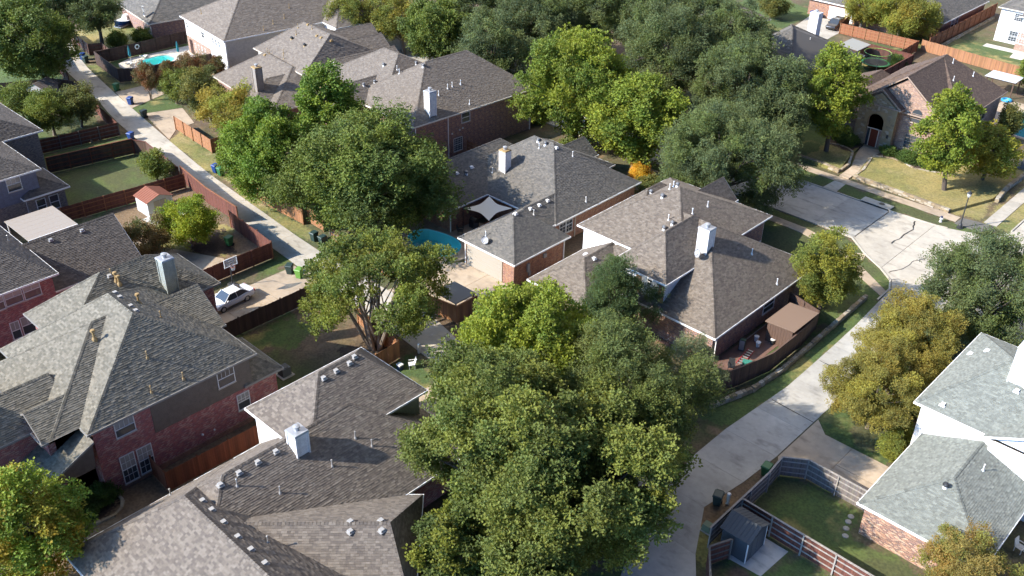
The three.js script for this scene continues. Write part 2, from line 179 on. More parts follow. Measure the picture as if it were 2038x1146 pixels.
  J: {o:[0,0],rot:0,b:[{x:[-92,-78.1],z:[-25.75,-8],e:5.6,r:[[-85,-14,10.2],[-85,-19.5,10.2]]},{x:[-88.9,-79.9],z:[-34.2,-20],e:2.9,r:[[-84.4,-20,6.0],[-84.4,-34.2,6.0]]}],f:[["slant_vent",-83.83,5.61,-30.76],["slant_vent",-83.95,5.69,-27.86],["vent_pipe",-85.27,6.33,-24.76]],w:[["+x",-78.5,-21.9,4.69,1.4,1.29,2,2],["+x",-78.5,-23.48,4.71,1.37,1.38,2,2],["+x",-78.5,-21.34,1.53,0.68,1.64,2,2],["+x",-78.5,-22.43,1.62,1.05,1.66,2,2],["+x",-78.5,-20.63,4.66,0.83,1.37,2,2]]},
  L: {o:[-146.3,-71.5],rot:-8,b:[{x:[-14,0],z:[-16,0],e:2.9,r:[[-7,-6.5,6.8],[-7,-10,6.8]]},{x:[-9,5],z:[-27,-14],e:4.6,r:[[-2,-20,8],[-2,-22,8]]}],f:[],w:[["+z",-0.4,-2.61,4.27,0.62,1.43,2,3]]},
  M: {o:[0,0],rot:0,b:[{x:[-52.4,-34],z:[-190,-173],e:5.6,r:[[-43,-181.5,9.8],[-44,-181.5,9.8]]},{x:[-48,-36],z:[-180,-170],e:5.6,r:[[-42,-175.5,8.6],[-42,-180,8.6]]}],f:[],w:[["+z",-170.4,-48.16,5.21,1.31,1.12,4,4],["+z",-170.4,-48.06,2.13,1.65,1.57,4,5],["+z",-170.4,-46.77,2.1,1.49,1.73,4,5]]},
  N: {o:[0,0],rot:0,b:[{x:[-82,-66],z:[-182,-163.6],e:2.9,r:[[-74,-171,6.8],[-74,-175,6.8]]},{x:[-70,-58.3],z:[-186,-166.5],e:2.9,r:[[-64,-172,6.2],[-64,-180,6.2]]}],f:[],w:[["+x",-58.7,-171.69,1.6,1.2,1.3,2,3],["+x",-58.7,-173.32,1.6,1.2,1.57,2,3]]},
  O: {o:[0,0],rot:0,b:[{x:[-74,-59.8],z:[-141,-119.5],e:2.9,r:[[-66.5,-129.8,8],[-67.4,-131,8]]}],f:[["vent_pipe",-64.38,5.97,-131.73]],w:[]},
  P: {o:[0,0],rot:0,b:[{x:[-95,-79.5],z:[-147,-131],e:2.9,r:[[-87,-137,6.8],[-87,-141,6.8]]}],f:[],w:[]}
};
// ---------- ground, roads, paths ----------
const POOLS = {
  F: [[-69.5, -60.6], [-67.3, -61.4], [-65.4, -61.5], [-64.1, -60.9], [-63.3, -59.6], [-63.4, -58.2], [-64.4, -57.2], [-66.2, -56.9], [-68.6, -57.6], [-70, -59]],
  I: [[-137.4, -64.2], [-138.9, -65.4], [-139.5, -67.2], [-139.3, -69.2], [-138.2, -70.2], [-136.6, -69.9], [-135.8, -68.6], [-136.1, -66.8], [-136.3, -65]],
  E: [[-37.2, -141.2], [-35.4, -143.4], [-33.2, -143.6], [-31.2, -142], [-30.8, -137], [-31.6, -134], [-33.8, -133.6], [-35.6, -134.6], [-36.8, -137]],
};
const grow = (P, k) => { const cx = P.reduce((s, p) => s + p[0], 0) / P.length, cz = P.reduce((s, p) => s + p[1], 0) / P.length; return P.map(([x, z]) => { const l = Math.hypot(x - cx, z - cz); return [x + (x - cx) / l * k, z + (z - cz) / l * k]; }); };
const inside = (P, x, z) => { let c = false; for (let i = 0, j = P.length - 1; i < P.length; j = i++) if ((P[i][1] > z) !== (P[j][1] > z) && x < (P[j][0] - P[i][0]) * (z - P[i][1]) / (P[j][1] - P[i][1]) + P[i][0]) c = !c; return c; };
const smooth = (P, n = 4) => new THREE.CatmullRomCurve3(P.map((p) => V(p[0], 0, p[1])), true).getPoints(P.length * n).slice(0, -1).map((p) => [p.x, p.z]);
// what grows where: 1 green lawn, 2 dry lawn, 3 bare dirt, 4 mulch bed, 5 thin shaded lawn
const ZONES = [
  [5, [[-110, -38], [-108.4, -49], [-98, -48], [-96, -46], [-97.3, -34], [-106, -36.5]]], [5, [[-116, -40], [-115, -50], [-108.6, -49], [-110.4, -38]]],
  [3, [[-96, -33], [-75.6, -33], [-75.6, -46], [-96, -48]]], [2, [[-90, -40], [-84, -38], [-79, -42], [-83, -46], [-90, -46]]], [4, [[-86, -41], [-80, -40], [-79.5, -44], [-85, -45]]],
  [3, [[-66.3, -31], [-52, -31], [-52, -44.4], [-66.3, -46]]], [5, [[-66.2, -32.5], [-62.4, -33.5], [-61, -37.6], [-63, -41], [-66.2, -41]]], [1, [[-65.8, -34], [-63.2, -34.6], [-62.4, -37.6], [-64, -39.6], [-65.8, -39]]],
  [3, [[-73.5, -46.3], [-73.5, -44], [-70.3, -43.8], [-70, -46.3]]], [5, [[-75.4, -46.8], [-75.4, -43], [-72.9, -42], [-72.9, -46.4]]],
  [1, [[-124.4, -60.6], [-118.2, -60.8], [-119.7, -55.6], [-122.4, -55.2]]], [2, [[-111.8, -55.9], [-102.4, -55.2], [-93, -52.6], [-97.5, -51.6], [-109, -53.2]]], [2, [[-92, -52], [-79, -51.9], [-74.2, -51], [-77, -49.8], [-92, -51]]],
  [1, [[-142, -62], [-132.8, -59.2], [-130.8, -62], [-129.8, -75], [-142, -75]]], [2, [[-142.2, -60], [-132.6, -58.8], [-129.4, -61.5], [-129.6, -56.6], [-143, -59]]],
  [1, [[-56.9, -66.2], [-52.6, -66.2], [-52.6, -60.4], [-54, -59], [-54, -66]]], [5, [[-76, -62], [-62, -51.6], [-62, -58], [-76, -66]]],
  [5, [[-62, -92], [-36.5, -91.8], [-33.2, -89.4], [-28.6, -85.6], [-29, -79.5], [-34, -79.5], [-46, -86], [-62, -86]]], [5, [[-33.8, -80], [-28.9, -80], [-28.9, -72], [-33.5, -74]]],
  [1, [[-29.2, -82], [-27.8, -82], [-27.4, -64], [-28.2, -56], [-31, -55], [-29.3, -61], [-29, -70]]], [5, [[-33.6, -74], [-30, -73], [-29.6, -62], [-33.6, -61.5]]],
  [2, [[-52, -105.8], [-28.2, -105.4], [-28.2, -123], [-36, -118], [-52, -118]]], [1, [[-62, -118], [-50, -118], [-50, -106], [-62, -106]]], [4, [[-50, -112.5], [-46.2, -112.2], [-46.6, -117.5], [-51, -117.5]]], [4, [[-44.2, -112.6], [-41.8, -114], [-38.8, -113.3], [-35.5, -114.4], [-36, -118], [-43.6, -117.4]]],
  [5, [[-62, -100.8], [-28, -101], [-27.4, -103.4], [-62, -103.6]]], [2, [[-27.6, -104.8], [-24.4, -105.4], [-24.4, -125], [-27.2, -125]]],
  [5, [[-22.2, -54.6], [-16, -54.6], [-15.4, -52], [-7.4, -51.6], [-3, -47.6], [-22.2, -47.8]]], [1, [[-20.5, -53], [-17, -53.5], [-15.5, -50.5], [-17.5, -48.6], [-20.6, -49.5]]], 
  [5, [[-22, -47.5], [-4, -47.3], [-4, -36], [-18.5, -38.2]]], [3, [[-27, -48], [-22.4, -50], [-22.3, -43.6], [-24.2, -44.4]]], [2, [[-24.4, -45], [-22.4, -45.6], [-21.6, -42.4], [-23, -43]]],
  [1, [[-23.4, -75], [-16.9, -76], [-16.9, -60.4], [-22, -60.4], [-23.3, -61.8]]], [3, [[-22, -66], [-17.4, -69], [-17.2, -62], [-20, -61]]], [2, [[-18.5, -77], [-15.5, -78], [-16.9, -73]]], [5, [[-24.5, -100], [-10, -100], [-10, -75], [-23.6, -75], [-24.6, -84]]],
  [1, [[-96, -172], [-80.5, -166], [-80, -151], [-92, -146]]], [1, [[-57, -170], [-36, -170], [-36, -157.4], [-57, -158.8]]], [2, [[-50, -164], [-38, -163], [-38, -158], [-48, -159]]], [1, [[-66, -157], [-58.6, -157], [-56, -150], [-56, -133], [-62, -133]]],
  [1, [[-66, -186], [-57.6, -186], [-57.6, -160], [-63, -158]]], [1, [[-53.4, -44.6], [-48.8, -43], [-48.6, -37.8], [-53.2, -38]]], [4, [[-57, -44.8], [-53.6, -43.6], [-53.6, -40], [-58, -40.5]]],
  [3, [[-55.6, -30.6], [-53, -30.6], [-53, -21], [-55.6, -21]]], [3, [[-55.4, -21], [-50.5, -21], [-49.8, -10], [-53.4, -10], [-53.5, -17.6], [-55.4, -18.4]]], [4, [[-56.4, -18.4], [-55.2, -18.3], [-54, -18], [-53.5, -17.2], [-53.8, -15.2], [-53.6, -10], [-56.4, -10]]],
  [5, [[-40, -43.6], [-25.6, -43.4], [-24.6, -38], [-20, -28], [-29, -20], [-29, -30], [-36, -32], [-44, -38]]], [2, [[-60.5, -92], [-57, -92], [-57, -82], [-60.5, -84]]],
  [2, [[-160, -80], [-146, -72], [-146, -64], [-160, -63]]], [1, [[-138.6, -45], [-135.6, -51], [-140, -54], [-160, -57], [-160, -44]]], [5, [[-129, -52], [-121, -50], [-115.2, -49.2], [-116.6, -40], [-132, -42], [-135, -50]]],
];
const GX0 = -205, GZ0 = -235, GS = 245, GN = 2048;
const groundTex = (() => {
  const id = new Uint8Array(GN * GN);
  for (const [k, P] of ZONES) {
    const zs = P.map((p) => p[1]), j0 = Math.max(0, Math.floor((Math.min(...zs) - GZ0) / GS * GN)), j1 = Math.min(GN - 1, Math.ceil((Math.max(...zs) - GZ0) / GS * GN));
    for (let j = j0; j <= j1; j++) {
      const z = GZ0 + (j + 0.5) / GN * GS, xs = [];
      P.forEach((p, i) => { const q = P[(i + 1) % P.length]; if ((p[1] > z) !== (q[1] > z)) xs.push(p[0] + (q[0] - p[0]) * (z - p[1]) / (q[1] - p[1])); });
      xs.sort((a, b) => a - b);
      for (let m = 0; m + 1 < xs.length; m += 2) { const a = Math.max(0, Math.round((xs[m] - GX0) / GS * GN)), b = Math.min(GN - 1, Math.round((xs[m + 1] - GX0) / GS * GN)); for (let i = a; i <= b; i++) id[j * GN + i] = k; }
    }
  }
  const C = { green: [0.085, 0.125, 0.028], lush: [0.066, 0.102, 0.028], dry: [0.30, 0.24, 0.085], straw: [0.36, 0.28, 0.13], dirt: [0.20, 0.135, 0.075], earth: [0.13, 0.09, 0.055], mulch: [0.055, 0.035, 0.022], thin: [0.075, 0.085, 0.03] };
  const mix = (a, b, t) => a.map((c, i) => c + (b[i] - c) * Math.max(0, Math.min(1, t)));
  return tex(GN, GN, (x, y) => {
    const wx = Math.round(9 * (vnoise(x / 14, y / 14, 0, 201) - 0.5) + 4 * (hash(x, y, 205) - 0.5)), wy = Math.round(9 * (vnoise(x / 14, y / 14, 0, 203) - 0.5) + 4 * (hash(y, x, 206) - 0.5));
    const k = id[Math.max(0, Math.min(GN - 1, y + wy)) * GN + Math.max(0, Math.min(GN - 1, x + wx))];
    const a = fbm(x / 60, y / 60, 0, 211, 4), b = fbm(x / 11, y / 11, 0, 217, 3), s = 0.7 + 0.6 * hash(x, y, 219), t = (a - 0.45) * 3 + (b - 0.5) * 1.6;
    let c;
    if (k === 1) c = mix(mix(C.green, C.lush, 0.5 + t), C.dry, (b - 0.58) * 2.2 + (a - 0.6) * 3);
    else if (k === 2) c = mix(mix(C.dry, C.green, 0.38 + t * 0.55), C.straw, (b - 0.5) * 2);
    else if (k === 3) c = mix(mix(C.dirt, C.earth, 0.4 + t), C.thin, (a - 0.52) * 5);
    else if (k === 4) c = mix(C.mulch, C.earth, t);
    else if (k === 5) c = mix(mix(C.thin, C.green, 0.4 + t), C.earth, (b - 0.56) * 3 + (a - 0.58) * 4);
    else c = mix(mix(C.earth, C.thin, 0.5 + t), C.dirt, (b - 0.55) * 3);
    return c.map((v) => v * s);
  });
})();
groundTex.wrapS = groundTex.wrapT = THREE.ClampToEdgeWrapping;
const groundMat = new THREE.MeshStandardMaterial({ map: groundTex, roughness: 0.96, side: THREE.DoubleSide, bumpMap: rep(grainBump, 120), bumpScale: 0.03 });
const groundUV = (g) => { const p = g.attributes.position, u = g.attributes.uv; for (let i = 0; i < p.count; i++) u.setXY(i, (p.getX(i) - GX0) / GS, (p.getZ(i) - GZ0) / GS); return g; };
{
  const sh = new THREE.Shape([[-900, -900], [700, -900], [700, 500], [-900, 500]].map((p) => new THREE.Vector2(...p)));
  for (const P of Object.values(POOLS)) sh.holes.push(new THREE.Path(smooth(P).map((p) => new THREE.Vector2(...p))));
  const g = new THREE.ShapeGeometry(sh); const p = g.attributes.position; for (let i = 0; i < p.count; i++) p.setXYZ(i, p.getX(i), 0, p.getY(i));
  const ix = g.index.array; for (let i = 0; i < ix.length; i += 3) [ix[i + 1], ix[i + 2]] = [ix[i + 2], ix[i + 1]];
  g.computeVertexNormals(); structure('ground', groundUV(g), groundMat);
}
{
  const g = new MB().prism([[-52, -105.9], [-44.95, -106.0], [-46.3, -112.2], [-46.6, -116], [-52, -116]], 0, 0.34).prism([[-42.9, -105.9], [-30.9, -105.4], [-28.7, -111.6], [-28.7, -122], [-36, -122], [-36, -117], [-43.5, -116], [-44.1, -112.2]], 0, 0.34).geo();
  structure('lawn_terrace', groundUV(g), groundMat);
}
const at = (P, t) => { for (let i = 0; i < P.length - 1; i++) { const [a, b] = [P[i], P[i + 1]]; if ((t - a[0]) * (t - b[0]) <= 0) return a[1] + (b[1] - a[1]) * (t - a[0]) / (b[0] - a[0]); } return (t - P[0][0]) * (P[P.length - 1][0] - P[0][0]) < 0 ? P[0][1] : P[P.length - 1][1]; };
function slabRun(name, mats, edgeA, edgeB, t0, t1, step, alongX, y1 = 0.03, lanes = 1, gap = 0.014) {
  const G = new THREE.Group(); G.name = numbered(name); G.userData.kind = 'structure'; scene.add(G);
  const n = Math.round(Math.abs(t1 - t0) / step);
  part(G, 'joint_bed', new MB().prism(Array.from({ length: n + 1 }, (_, i) => { const t = t0 + (t1 - t0) * i / n; return alongX ? [t, at(edgeA, t)] : [at(edgeA, t), t]; }).concat(Array.from({ length: n + 1 }, (_, j) => { const t = t1 - (t1 - t0) * j / n; return alongX ? [t, at(edgeB, t)] : [at(edgeB, t), t]; })), -0.05, y1 - 0.018).geo(), mat([0.20, 0.19, 0.17], 0.95));
  for (let i = 0; i < n; i++) for (let l = 0; l < lanes; l++) {
    const a = t0 + (t1 - t0) * i / n + gap / 2 * Math.sign(t1 - t0), b = t0 + (t1 - t0) * (i + 1) / n - gap / 2 * Math.sign(t1 - t0);
    const lerp = (t, k) => at(edgeA, t) + (at(edgeB, t) - at(edgeA, t)) * k, k0 = l / lanes + (l ? 0.002 : 0), k1 = (l + 1) / lanes - (l < lanes - 1 ? 0.002 : 0);
    const Q = [[a, lerp(a, k0)], [b, lerp(b, k0)], [b, lerp(b, k1)], [a, lerp(a, k1)]].map((q) => alongX ? q : [q[1], q[0]]);
    part(G, 'slab', new MB().prism(Q, -0.05, y1 + rr(-0.004, 0.004)).geo(), pick(mats));
  }
  return G;
}
function slabs(name, mats, polys, y1 = 0.04) { const G = new THREE.Group(); G.name = numbered(name); G.userData.kind = 'structure'; scene.add(G); for (const P of polys) part(G, 'slab', new MB().prism(P, -0.05, y1 + rr(-0.003, 0.003)).geo(), pick(mats)); return G; }
// the long alley behind the houses and the one that meets it from the street
const alS = [[-160, -60.2], [-153, -58.5], [-141, -55.3], [-130, -53.8], [-121, -51.8], [-110, -50.3], [-101, -49.6], [-92.7, -48.9], [-81.4, -47.0], [-70, -46.2], [-57, -45.6], [-50, -44.9], [-40, -44.1], [-26, -43.8]];
const alN = [[-160, -63.6], [-153, -61.6], [-143.7, -58.9], [-130, -56.5], [-109.3, -53.3], [-98, -51.7], [-85, -50.6], [-77, -49.9], [-70, -49.6], [-57, -50], [-52, -48.7], [-40, -47.7], [-28.4, -47.4]];
slabRun('alley', CONC.pale, alS, alN, -160, -28.3, 4.6, true);
slabRun('alley', CONC.grey, [[-84.6, -28.3], [-75, -27.7], [-64, -27.5], [-55, -28.2], [-48, -28.2], [-44, -26.6], [-40, -25.8], [-36, -24.2], [-26, -19]], [[-84.6, -24.7], [-75, -24.2], [-64, -23.6], [-53, -23.6], [-47, -24.5], [-44.5, -24.2], [-42, -21.6], [-38, -19], [-26, -12]], -84.6, -26, 4.2, false, 0.031);
slabRun('street', CONC.grey, [[-150, -92.2], [-36, -91.9]], [[-150, -100.5], [-36, -100.5]], -150, -36, 4.7, true, 0.03, 2);
slabs('street_corner', CONC.pale, [[[-35.98, -92.0], [-35.98, -96.1], [-30.9, -96.1], [-30.9, -88.1], [-33.4, -89.7]], [[-35.98, -96.14], [-35.98, -100.5], [-30.9, -100.9], [-30.9, -96.14]], [[-30.86, -88.0], [-30.86, -95.2], [-25.4, -95.2], [-25.4, -84.66], [-28.2, -84.66], [-29.0, -86.4]], [[-30.86, -95.24], [-30.86, -100.9], [-26.6, -102.4], [-25.4, -103.2], [-25.4, -95.24]], [[-25.36, -84.66], [-25.36, -94], [-16, -94], [-16, -84.66]], [[-25.36, -94.04], [-25.36, -103.2], [-24.2, -105.5], [-16, -105.5], [-16, -94.04]]], 0.03);
slabRun('street', CONC.pale, [[-105.5, -24.2], [-200, -24.2]], [[-105.5, -16], [-200, -16]], -105.55, -200, 4.7, false, 0.03, 2);
slabRun('sidewalk', CONC.tan, [[-66, -103.5], [-34, -103.5], [-29.6, -103.4]], [[-66, -104.8], [-34, -104.8], [-29.6, -104.9]], -66, -29.6, 1.5, true, 0.05);
slabRun('sidewalk', CONC.pale, [[-104.9, -27.3], [-130, -27.3]], [[-104.9, -25.9], [-130, -25.9]], -105.6, -130, 1.5, false, 0.05);
slabs('kerb_ramp', [mat([0.17, 0.165, 0.15], 0.9, { map: rep(concTex, 1 / 6) })], [[[-29.5, -103.0], [-29.4, -104.9], [-26.2, -105.5], [-25.6, -104.4], [-26.9, -103.0]]], 0.06);
slabRun('sidewalk', CONC.tan, [[-62, -89.2], [-40, -88.9], [-34.4, -86.6], [-28.6, -82.9]], [[-62, -90.4], [-40, -90.2], [-33.4, -87.5], [-28.2, -83.9]], -62, -28.5, 1.5, true, 0.05);
slabs('front_walk', CONC.tan, [[[-34, -87.2], [-32.9, -88.2], [-33.3, -89.5], [-35, -88.4]], [[-61.6, -89], [-58.6, -89], [-57.4, -84.4], [-60.6, -84.4]], [[-66, -86], [-60.7, -84.4], [-60.7, -82.8], [-66, -84]]], 0.055);
slabs('driveway', CONC.tan, [[[-72.8, -46.2], [-67, -45.9], [-67, -41.4], [-72.8, -41.4]], [[-72.8, -41.37], [-67, -41.37], [-67, -36.9], [-72.8, -36.9]], [[-72.8, -36.87], [-67, -36.87], [-67, -31.6], [-72.8, -31.6]]]);
slabs('driveway', CONC.tan, [[[-61.5, -58.65], [-58, -58.65], [-58, -54.2], [-62.6, -54.2], [-62.6, -57]], [[-57.97, -58.65], [-54.2, -58.65], [-54.2, -54.2], [-57.97, -54.2]], [[-62.6, -54.17], [-58, -54.17], [-58, -50.1], [-62.8, -49.8]], [[-57.97, -54.17], [-54.2, -54.17], [-54.6, -51], [-57.6, -49.6], [-57.97, -50.1]]]);
slabs('driveway', CONC.tan, [[[-129.6, -56.6], [-129.3, -61.2], [-124.4, -61.4], [-122.5, -55.3]], [[-119.6, -55.5], [-117.9, -60.2], [-112.2, -58.6], [-112, -55.9], [-109.6, -53.5]]]);
slabs('driveway', CONC.tan, [[[-48.8, -44.7], [-42.4, -44.4], [-42.4, -41], [-48.8, -41.2]], [[-48.6, -41.17], [-42.4, -40.97], [-42.4, -37.7], [-46.4, -37.7], [-46.4, -38.6]]]);
slabs('driveway', CONC.tan, [[[-23.5, -61.6], [-22.2, -60.3], [-19.9, -60.3], [-19.9, -55], [-20.8, -55.1], [-22.6, -54], [-23.5, -55.4]], [[-19.87, -60.3], [-16.2, -60.3], [-16.2, -57.7], [-19.87, -57.7]], [[-19.87, -57.67], [-16.2, -57.67], [-16.2, -55], [-19.87, -55]]]);
slabs('driveway', CONC.pale, [[[-80.6, -163.4], [-69.6, -163.4], [-72, -157.8], [-79.6, -157.8]], [[-79.6, -157.77], [-72, -157.77], [-71.4, -149], [-78, -147]]]);
slabs('patio', CONC.tan, [[[-94, -36.2], [-77, -37], [-76, -41], [-79, -42], [-88, -37.6]]], 0.03);
slabs('patio', [PAVER], [[[-42, -61.4], [-33.8, -61.4], [-31.2, -62.6], [-31.2, -72], [-33.6, -72.2], [-34, -62.4], [-39, -61.9], [-42, -65]]], 0.03);
slabs('patio', CONC.white, [[[-52, -170.6], [-36, -170.6], [-36, -166.4], [-46.6, -166], [-47, -168.8], [-52, -168.8]]], 0.04);
slabs('shed_pad', CONC.white, [[[-20.9, -44.0], [-18.2, -44.2], [-18.0, -47.4], [-20.8, -47.4]], [[-92.4, -40.4], [-90.2, -40.6], [-90.2, -44.6], [-92.4, -44.4]]], 0.03);
slabs('front_walk', CONC.tan, [[[-44.4, -105], [-43.2, -105], [-43.3, -108.4], [-44.6, -108.4]], [[-44.6, -108.43], [-43.3, -108.43], [-44.1, -112.4], [-45.9, -112.2]], [[-45.9, -112.23], [-44.1, -112.43], [-43.9, -115.6], [-46.8, -115.6]]], 0.14);
slabs('front_walk', CONC.pale, [[[-44.3, -100.9], [-42.6, -100.9], [-42.8, -103.45], [-44.2, -103.45]]], 0.05);
function kerb(name, P, w = 0.16, h = 0.13) {
  const m = new MB(); for (let i = 0; i < P.length - 1; i++) { const [a, b] = [P[i], P[i + 1]], l = Math.hypot(b[0] - a[0], b[1] - a[1]), nx = -(b[1] - a[1]) / l * w / 2, nz = (b[0] - a[0]) / l * w / 2; m.prism([[a[0] + nx, a[1] + nz], [b[0] + nx, b[1] + nz], [b[0] - nx, b[1] - nz], [a[0] - nx, a[1] - nz]], -0.05, h + i * 0.0004); }
  structure(name, m.geo(), CONC.pale[1]);
}
kerb('kerb', [[-150, -92.1], [-36, -91.8], [-33.4, -89.5], [-30.9, -87.9], [-29.1, -86.3], [-28.4, -84.7], [-28.35, -82]]); kerb('kerb', [[-150, -100.6], [-39.5, -100.6]]); kerb('kerb', [[-36, -100.6], [-30.7, -101], [-29.6, -101.3]]); kerb('kerb', [[-24.3, -105.6], [-24.3, -160]]);
function strip(P, w, y) { const m = new MB(); for (let i = 0; i < P.length - 1; i++) { const [a, b] = [P[i], P[i + 1]], l = Math.hypot(b[0] - a[0], b[1] - a[1]), f = w * rr(0.7, 1.3) / 2, nx = -(b[1] - a[1]) / l * f, nz = (b[0] - a[0]) / l * f; m.prism([[a[0] + nx, a[1] + nz], [b[0] + nx, b[1] + nz], [b[0] - nx, b[1] - nz], [a[0] - nx, a[1] - nz]], y - 0.002, y + i * 0.0002); } return m.geo(); }
const wiggle = (P, n, k) => { const o = []; for (let i = 0; i < P.length - 1; i++) for (let j = 0; j < n; j++) { const t = j / n; o.push([P[i][0] + (P[i + 1][0] - P[i][0]) * t + rr(-k, k), P[i][1] + (P[i + 1][1] - P[i][1]) * t + rr(-k, k)]); } o.push(P[P.length - 1]); return o; };
for (const [P, w] of [[[[-32.8, -100.4], [-32.2, -98.2], [-32.3, -96.0], [-32.4, -93.6]], 0.14], [[[-28.4, -93.1], [-29.1, -91.7], [-29.2, -89.6], [-29.9, -87.7]], 0.09]]) structure('crack_sealant', strip(wiggle(P, 5, 0.1), w, 0.042), tarMat);
for (const [a, b] of [[[-28.0, -82.7], [-24.9, -82.4]], [[-27.4, -69.0], [-24, -68.8]], [[-27.5, -61.2], [-23.6, -61.0]], [[-35.9, -92.2], [-35.9, -100.4]]]) structure('crack_sealant', strip(wiggle([a, b], 6, 0.02), 0.09, 0.041), tarMat);
// pools
const waterMat = new THREE.MeshPhysicalMaterial({ color: lin(0.62, 0.95, 0.93), roughness: 0.03, transmission: 1, thickness: 0, ior: 1.33, side: THREE.DoubleSide });
const basinMat = mat([0.42, 0.88, 0.85], 0.6), copingMat = CONC.white[0];
for (const [k, P0, label] of [['F', POOLS.F, 'turquoise kidney swimming pool beside the sail-shaded courtyard'], ['I', POOLS.I, 'small green-blue pool inside the dark fenced yard'], ['E', POOLS.E, 'dark teal pool beside the gabled brick house, at the frame edge']]) {
  const P = smooth(P0), cx = P0[0][0], cz = P0[0][1], g = thing('swimming_pool', label, 'pool', cx, cz), m = new MB(), L = P.map(([x, z]) => [x - cx, z - cz]);
  L.forEach((p, i) => { const q = L[(i + 1) % L.length]; m.quad(V(p[0], -1.3, p[1]), V(q[0], -1.3, q[1]), V(q[0], 0.02, q[1]), V(p[0], 0.02, p[1])); });
  const fl = new MB().prism(L, -1.35, -1.3); m.p.push(...fl.p); m.u.push(...fl.u); m.c.push(...fl.c);
  part(g, 'basin', m.geo(), k === 'E' ? mat([0.03, 0.18, 0.20], 0.6) : basinMat);
  const wt = new MB(), tr = THREE.ShapeUtils.triangulateShape(L.map((p) => new THREE.Vector2(...p)), []); for (const t of tr) wt.tri(...t.map((i) => V(L[i][0], -0.1, L[i][1]))); part(g, 'water', wt.geo(), waterMat);
  const O = grow(L, 0.35), cp = new MB(); L.forEach((p, i) => { const j = (i + 1) % L.length; cp.hex([V(p[0], 0, p[1]), V(O[i][0], 0, O[i][1]), V(O[j][0], 0, O[j][1]), V(L[j][0], 0, L[j][1])], [V(p[0], 0.08, p[1]), V(O[i][0], 0.08, O[i][1]), V(O[j][0], 0.08, O[j][1]), V(L[j][0], 0.08, L[j][1])]); });
  part(g, 'coping', cp.geo(), k === 'F' ? CONC.tan[0] : copingMat);
}
function deckAround(P, hole, m) {
  const sh = new THREE.Shape(P.map((p) => new THREE.Vector2(...p))); sh.holes.push(new THREE.Path(smooth(hole).map((p) => new THREE.Vector2(...p))));
  const g = new THREE.ExtrudeGeometry(sh, { depth: 0.05, bevelEnabled: false }); g.rotateX(Math.PI / 2); g.translate(0, 0.045, 0); const p = g.attributes.position, u = g.attributes.uv; for (let i = 0; i < p.count; i++) u.setXY(i, p.getX(i), p.getZ(i));
  structure('pool_deck', g, m);
}
deckAround([[-72.5, -61.8], [-66.8, -65.6], [-62.4, -67], [-61.9, -66.8], [-61.9, -58.9], [-62.6, -57], [-64.2, -55.6], [-69, -55.2], [-72.5, -57]], POOLS.F, CONC.tan[0]);
deckAround([[-140.3, -62.6], [-141.6, -65.2], [-141.2, -69], [-140.8, -74.6], [-134.6, -74.4], [-133.4, -72.4], [-134.6, -66], [-136.4, -63], [-138.6, -62]], POOLS.I, CONC.white[0]);
deckAround([[-40, -133.2], [-40, -146], [-29, -147], [-28.6, -133.4], [-31, -132.8], [-36, -133.1]], POOLS.E, CONC.tan[2]);

// ---------- fences and walls ----------
const bayGeo = [0, 1, 2].map(() => { const m = new MB(); for (let k = 0; k < 17; k++) { const w = 2.4 / 17, x = k * w, t = rr(0.72, 1.22), h = rr(-0.012, 0.012), d = rr(0, 0.008); m.box(x + 0.003, x + w - 0.003, 0.04, 1 + h, d - 0.009, d + 0.009, [t, t * rr(0.94, 1.04), t * rr(0.9, 1.06)]); } return m.geo(); });
const postGeo = boxGeo(-0.05, 0.05, 0, 1, -0.05, 0.05), railGeo = boxGeo(0, 1, -0.045, 0.045, -0.02, 0.02);
function fence(label, pts, wood, { h = 1.83, side = 1, group, cap = false, post } = {}) {
  const g = thing('board_fence', label, 'fence', pts[0][0], pts[0][1], 0, group);
  const pm = post ?? wood;
  pts.slice(0, -1).forEach((a, i) => {
    const b = pts[i + 1], l = Math.hypot(b[0] - a[0], b[1] - a[1]), n = Math.max(1, Math.round(l / 2.4)), w = l / n, turn = -Math.atan2(b[1] - a[1], b[0] - a[0]), ux = (b[0] - a[0]) / l, uz = (b[1] - a[1]) / l, ox = -uz, oz = ux;
    for (let k = 0; k < n; k++) {
      const x = a[0] + ux * w * k - pts[0][0], z = a[1] + uz * w * k - pts[0][1];
      const p = part(g, 'panel', pick(bayGeo), wood); p.position.set(x, 0, z); p.rotation.y = turn; p.scale.set(w / 2.4, h + rr(-0.015, 0.015), 1);
      const q = part(g, 'post', postGeo, pm); q.position.set(x - ox * side * -0.062, 0, z - oz * side * -0.062); q.rotation.y = turn; q.scale.y = h + 0.05;
    }
    for (const y of [0.25, 0.52, 0.8]) { const r = part(g, 'rail', railGeo, pm); r.position.set(a[0] - pts[0][0] + ox * side * 0.035, y * h, a[1] - pts[0][1] + oz * side * 0.035); r.rotation.y = turn; r.scale.x = l; }
    if (cap) { const r = part(g, 'cap_board', boxGeo(0, 1, -0.02, 0.02, -0.07, 0.07), pm); r.position.set(a[0] - pts[0][0], h + 0.03, a[1] - pts[0][1]); r.rotation.y = turn; r.scale.x = l; }
    if (i === pts.length - 2) { const q = part(g, 'post', postGeo, pm); q.position.set(b[0] - pts[0][0], 0, b[1] - pts[0][1]); q.rotation.y = turn; q.scale.y = h + 0.05; }
  });
  return g;
}
fence('dark brown fence between white car driveway and patchy lawn', [[-66.3, -31.3], [-66.3, -44.6]], WOOD.dark, { side: -1 });
fence('dark red fence behind basketball hoop', [[-75.7, -34.6], [-75.6, -45.4]], WOOD.red, { side: 1 });
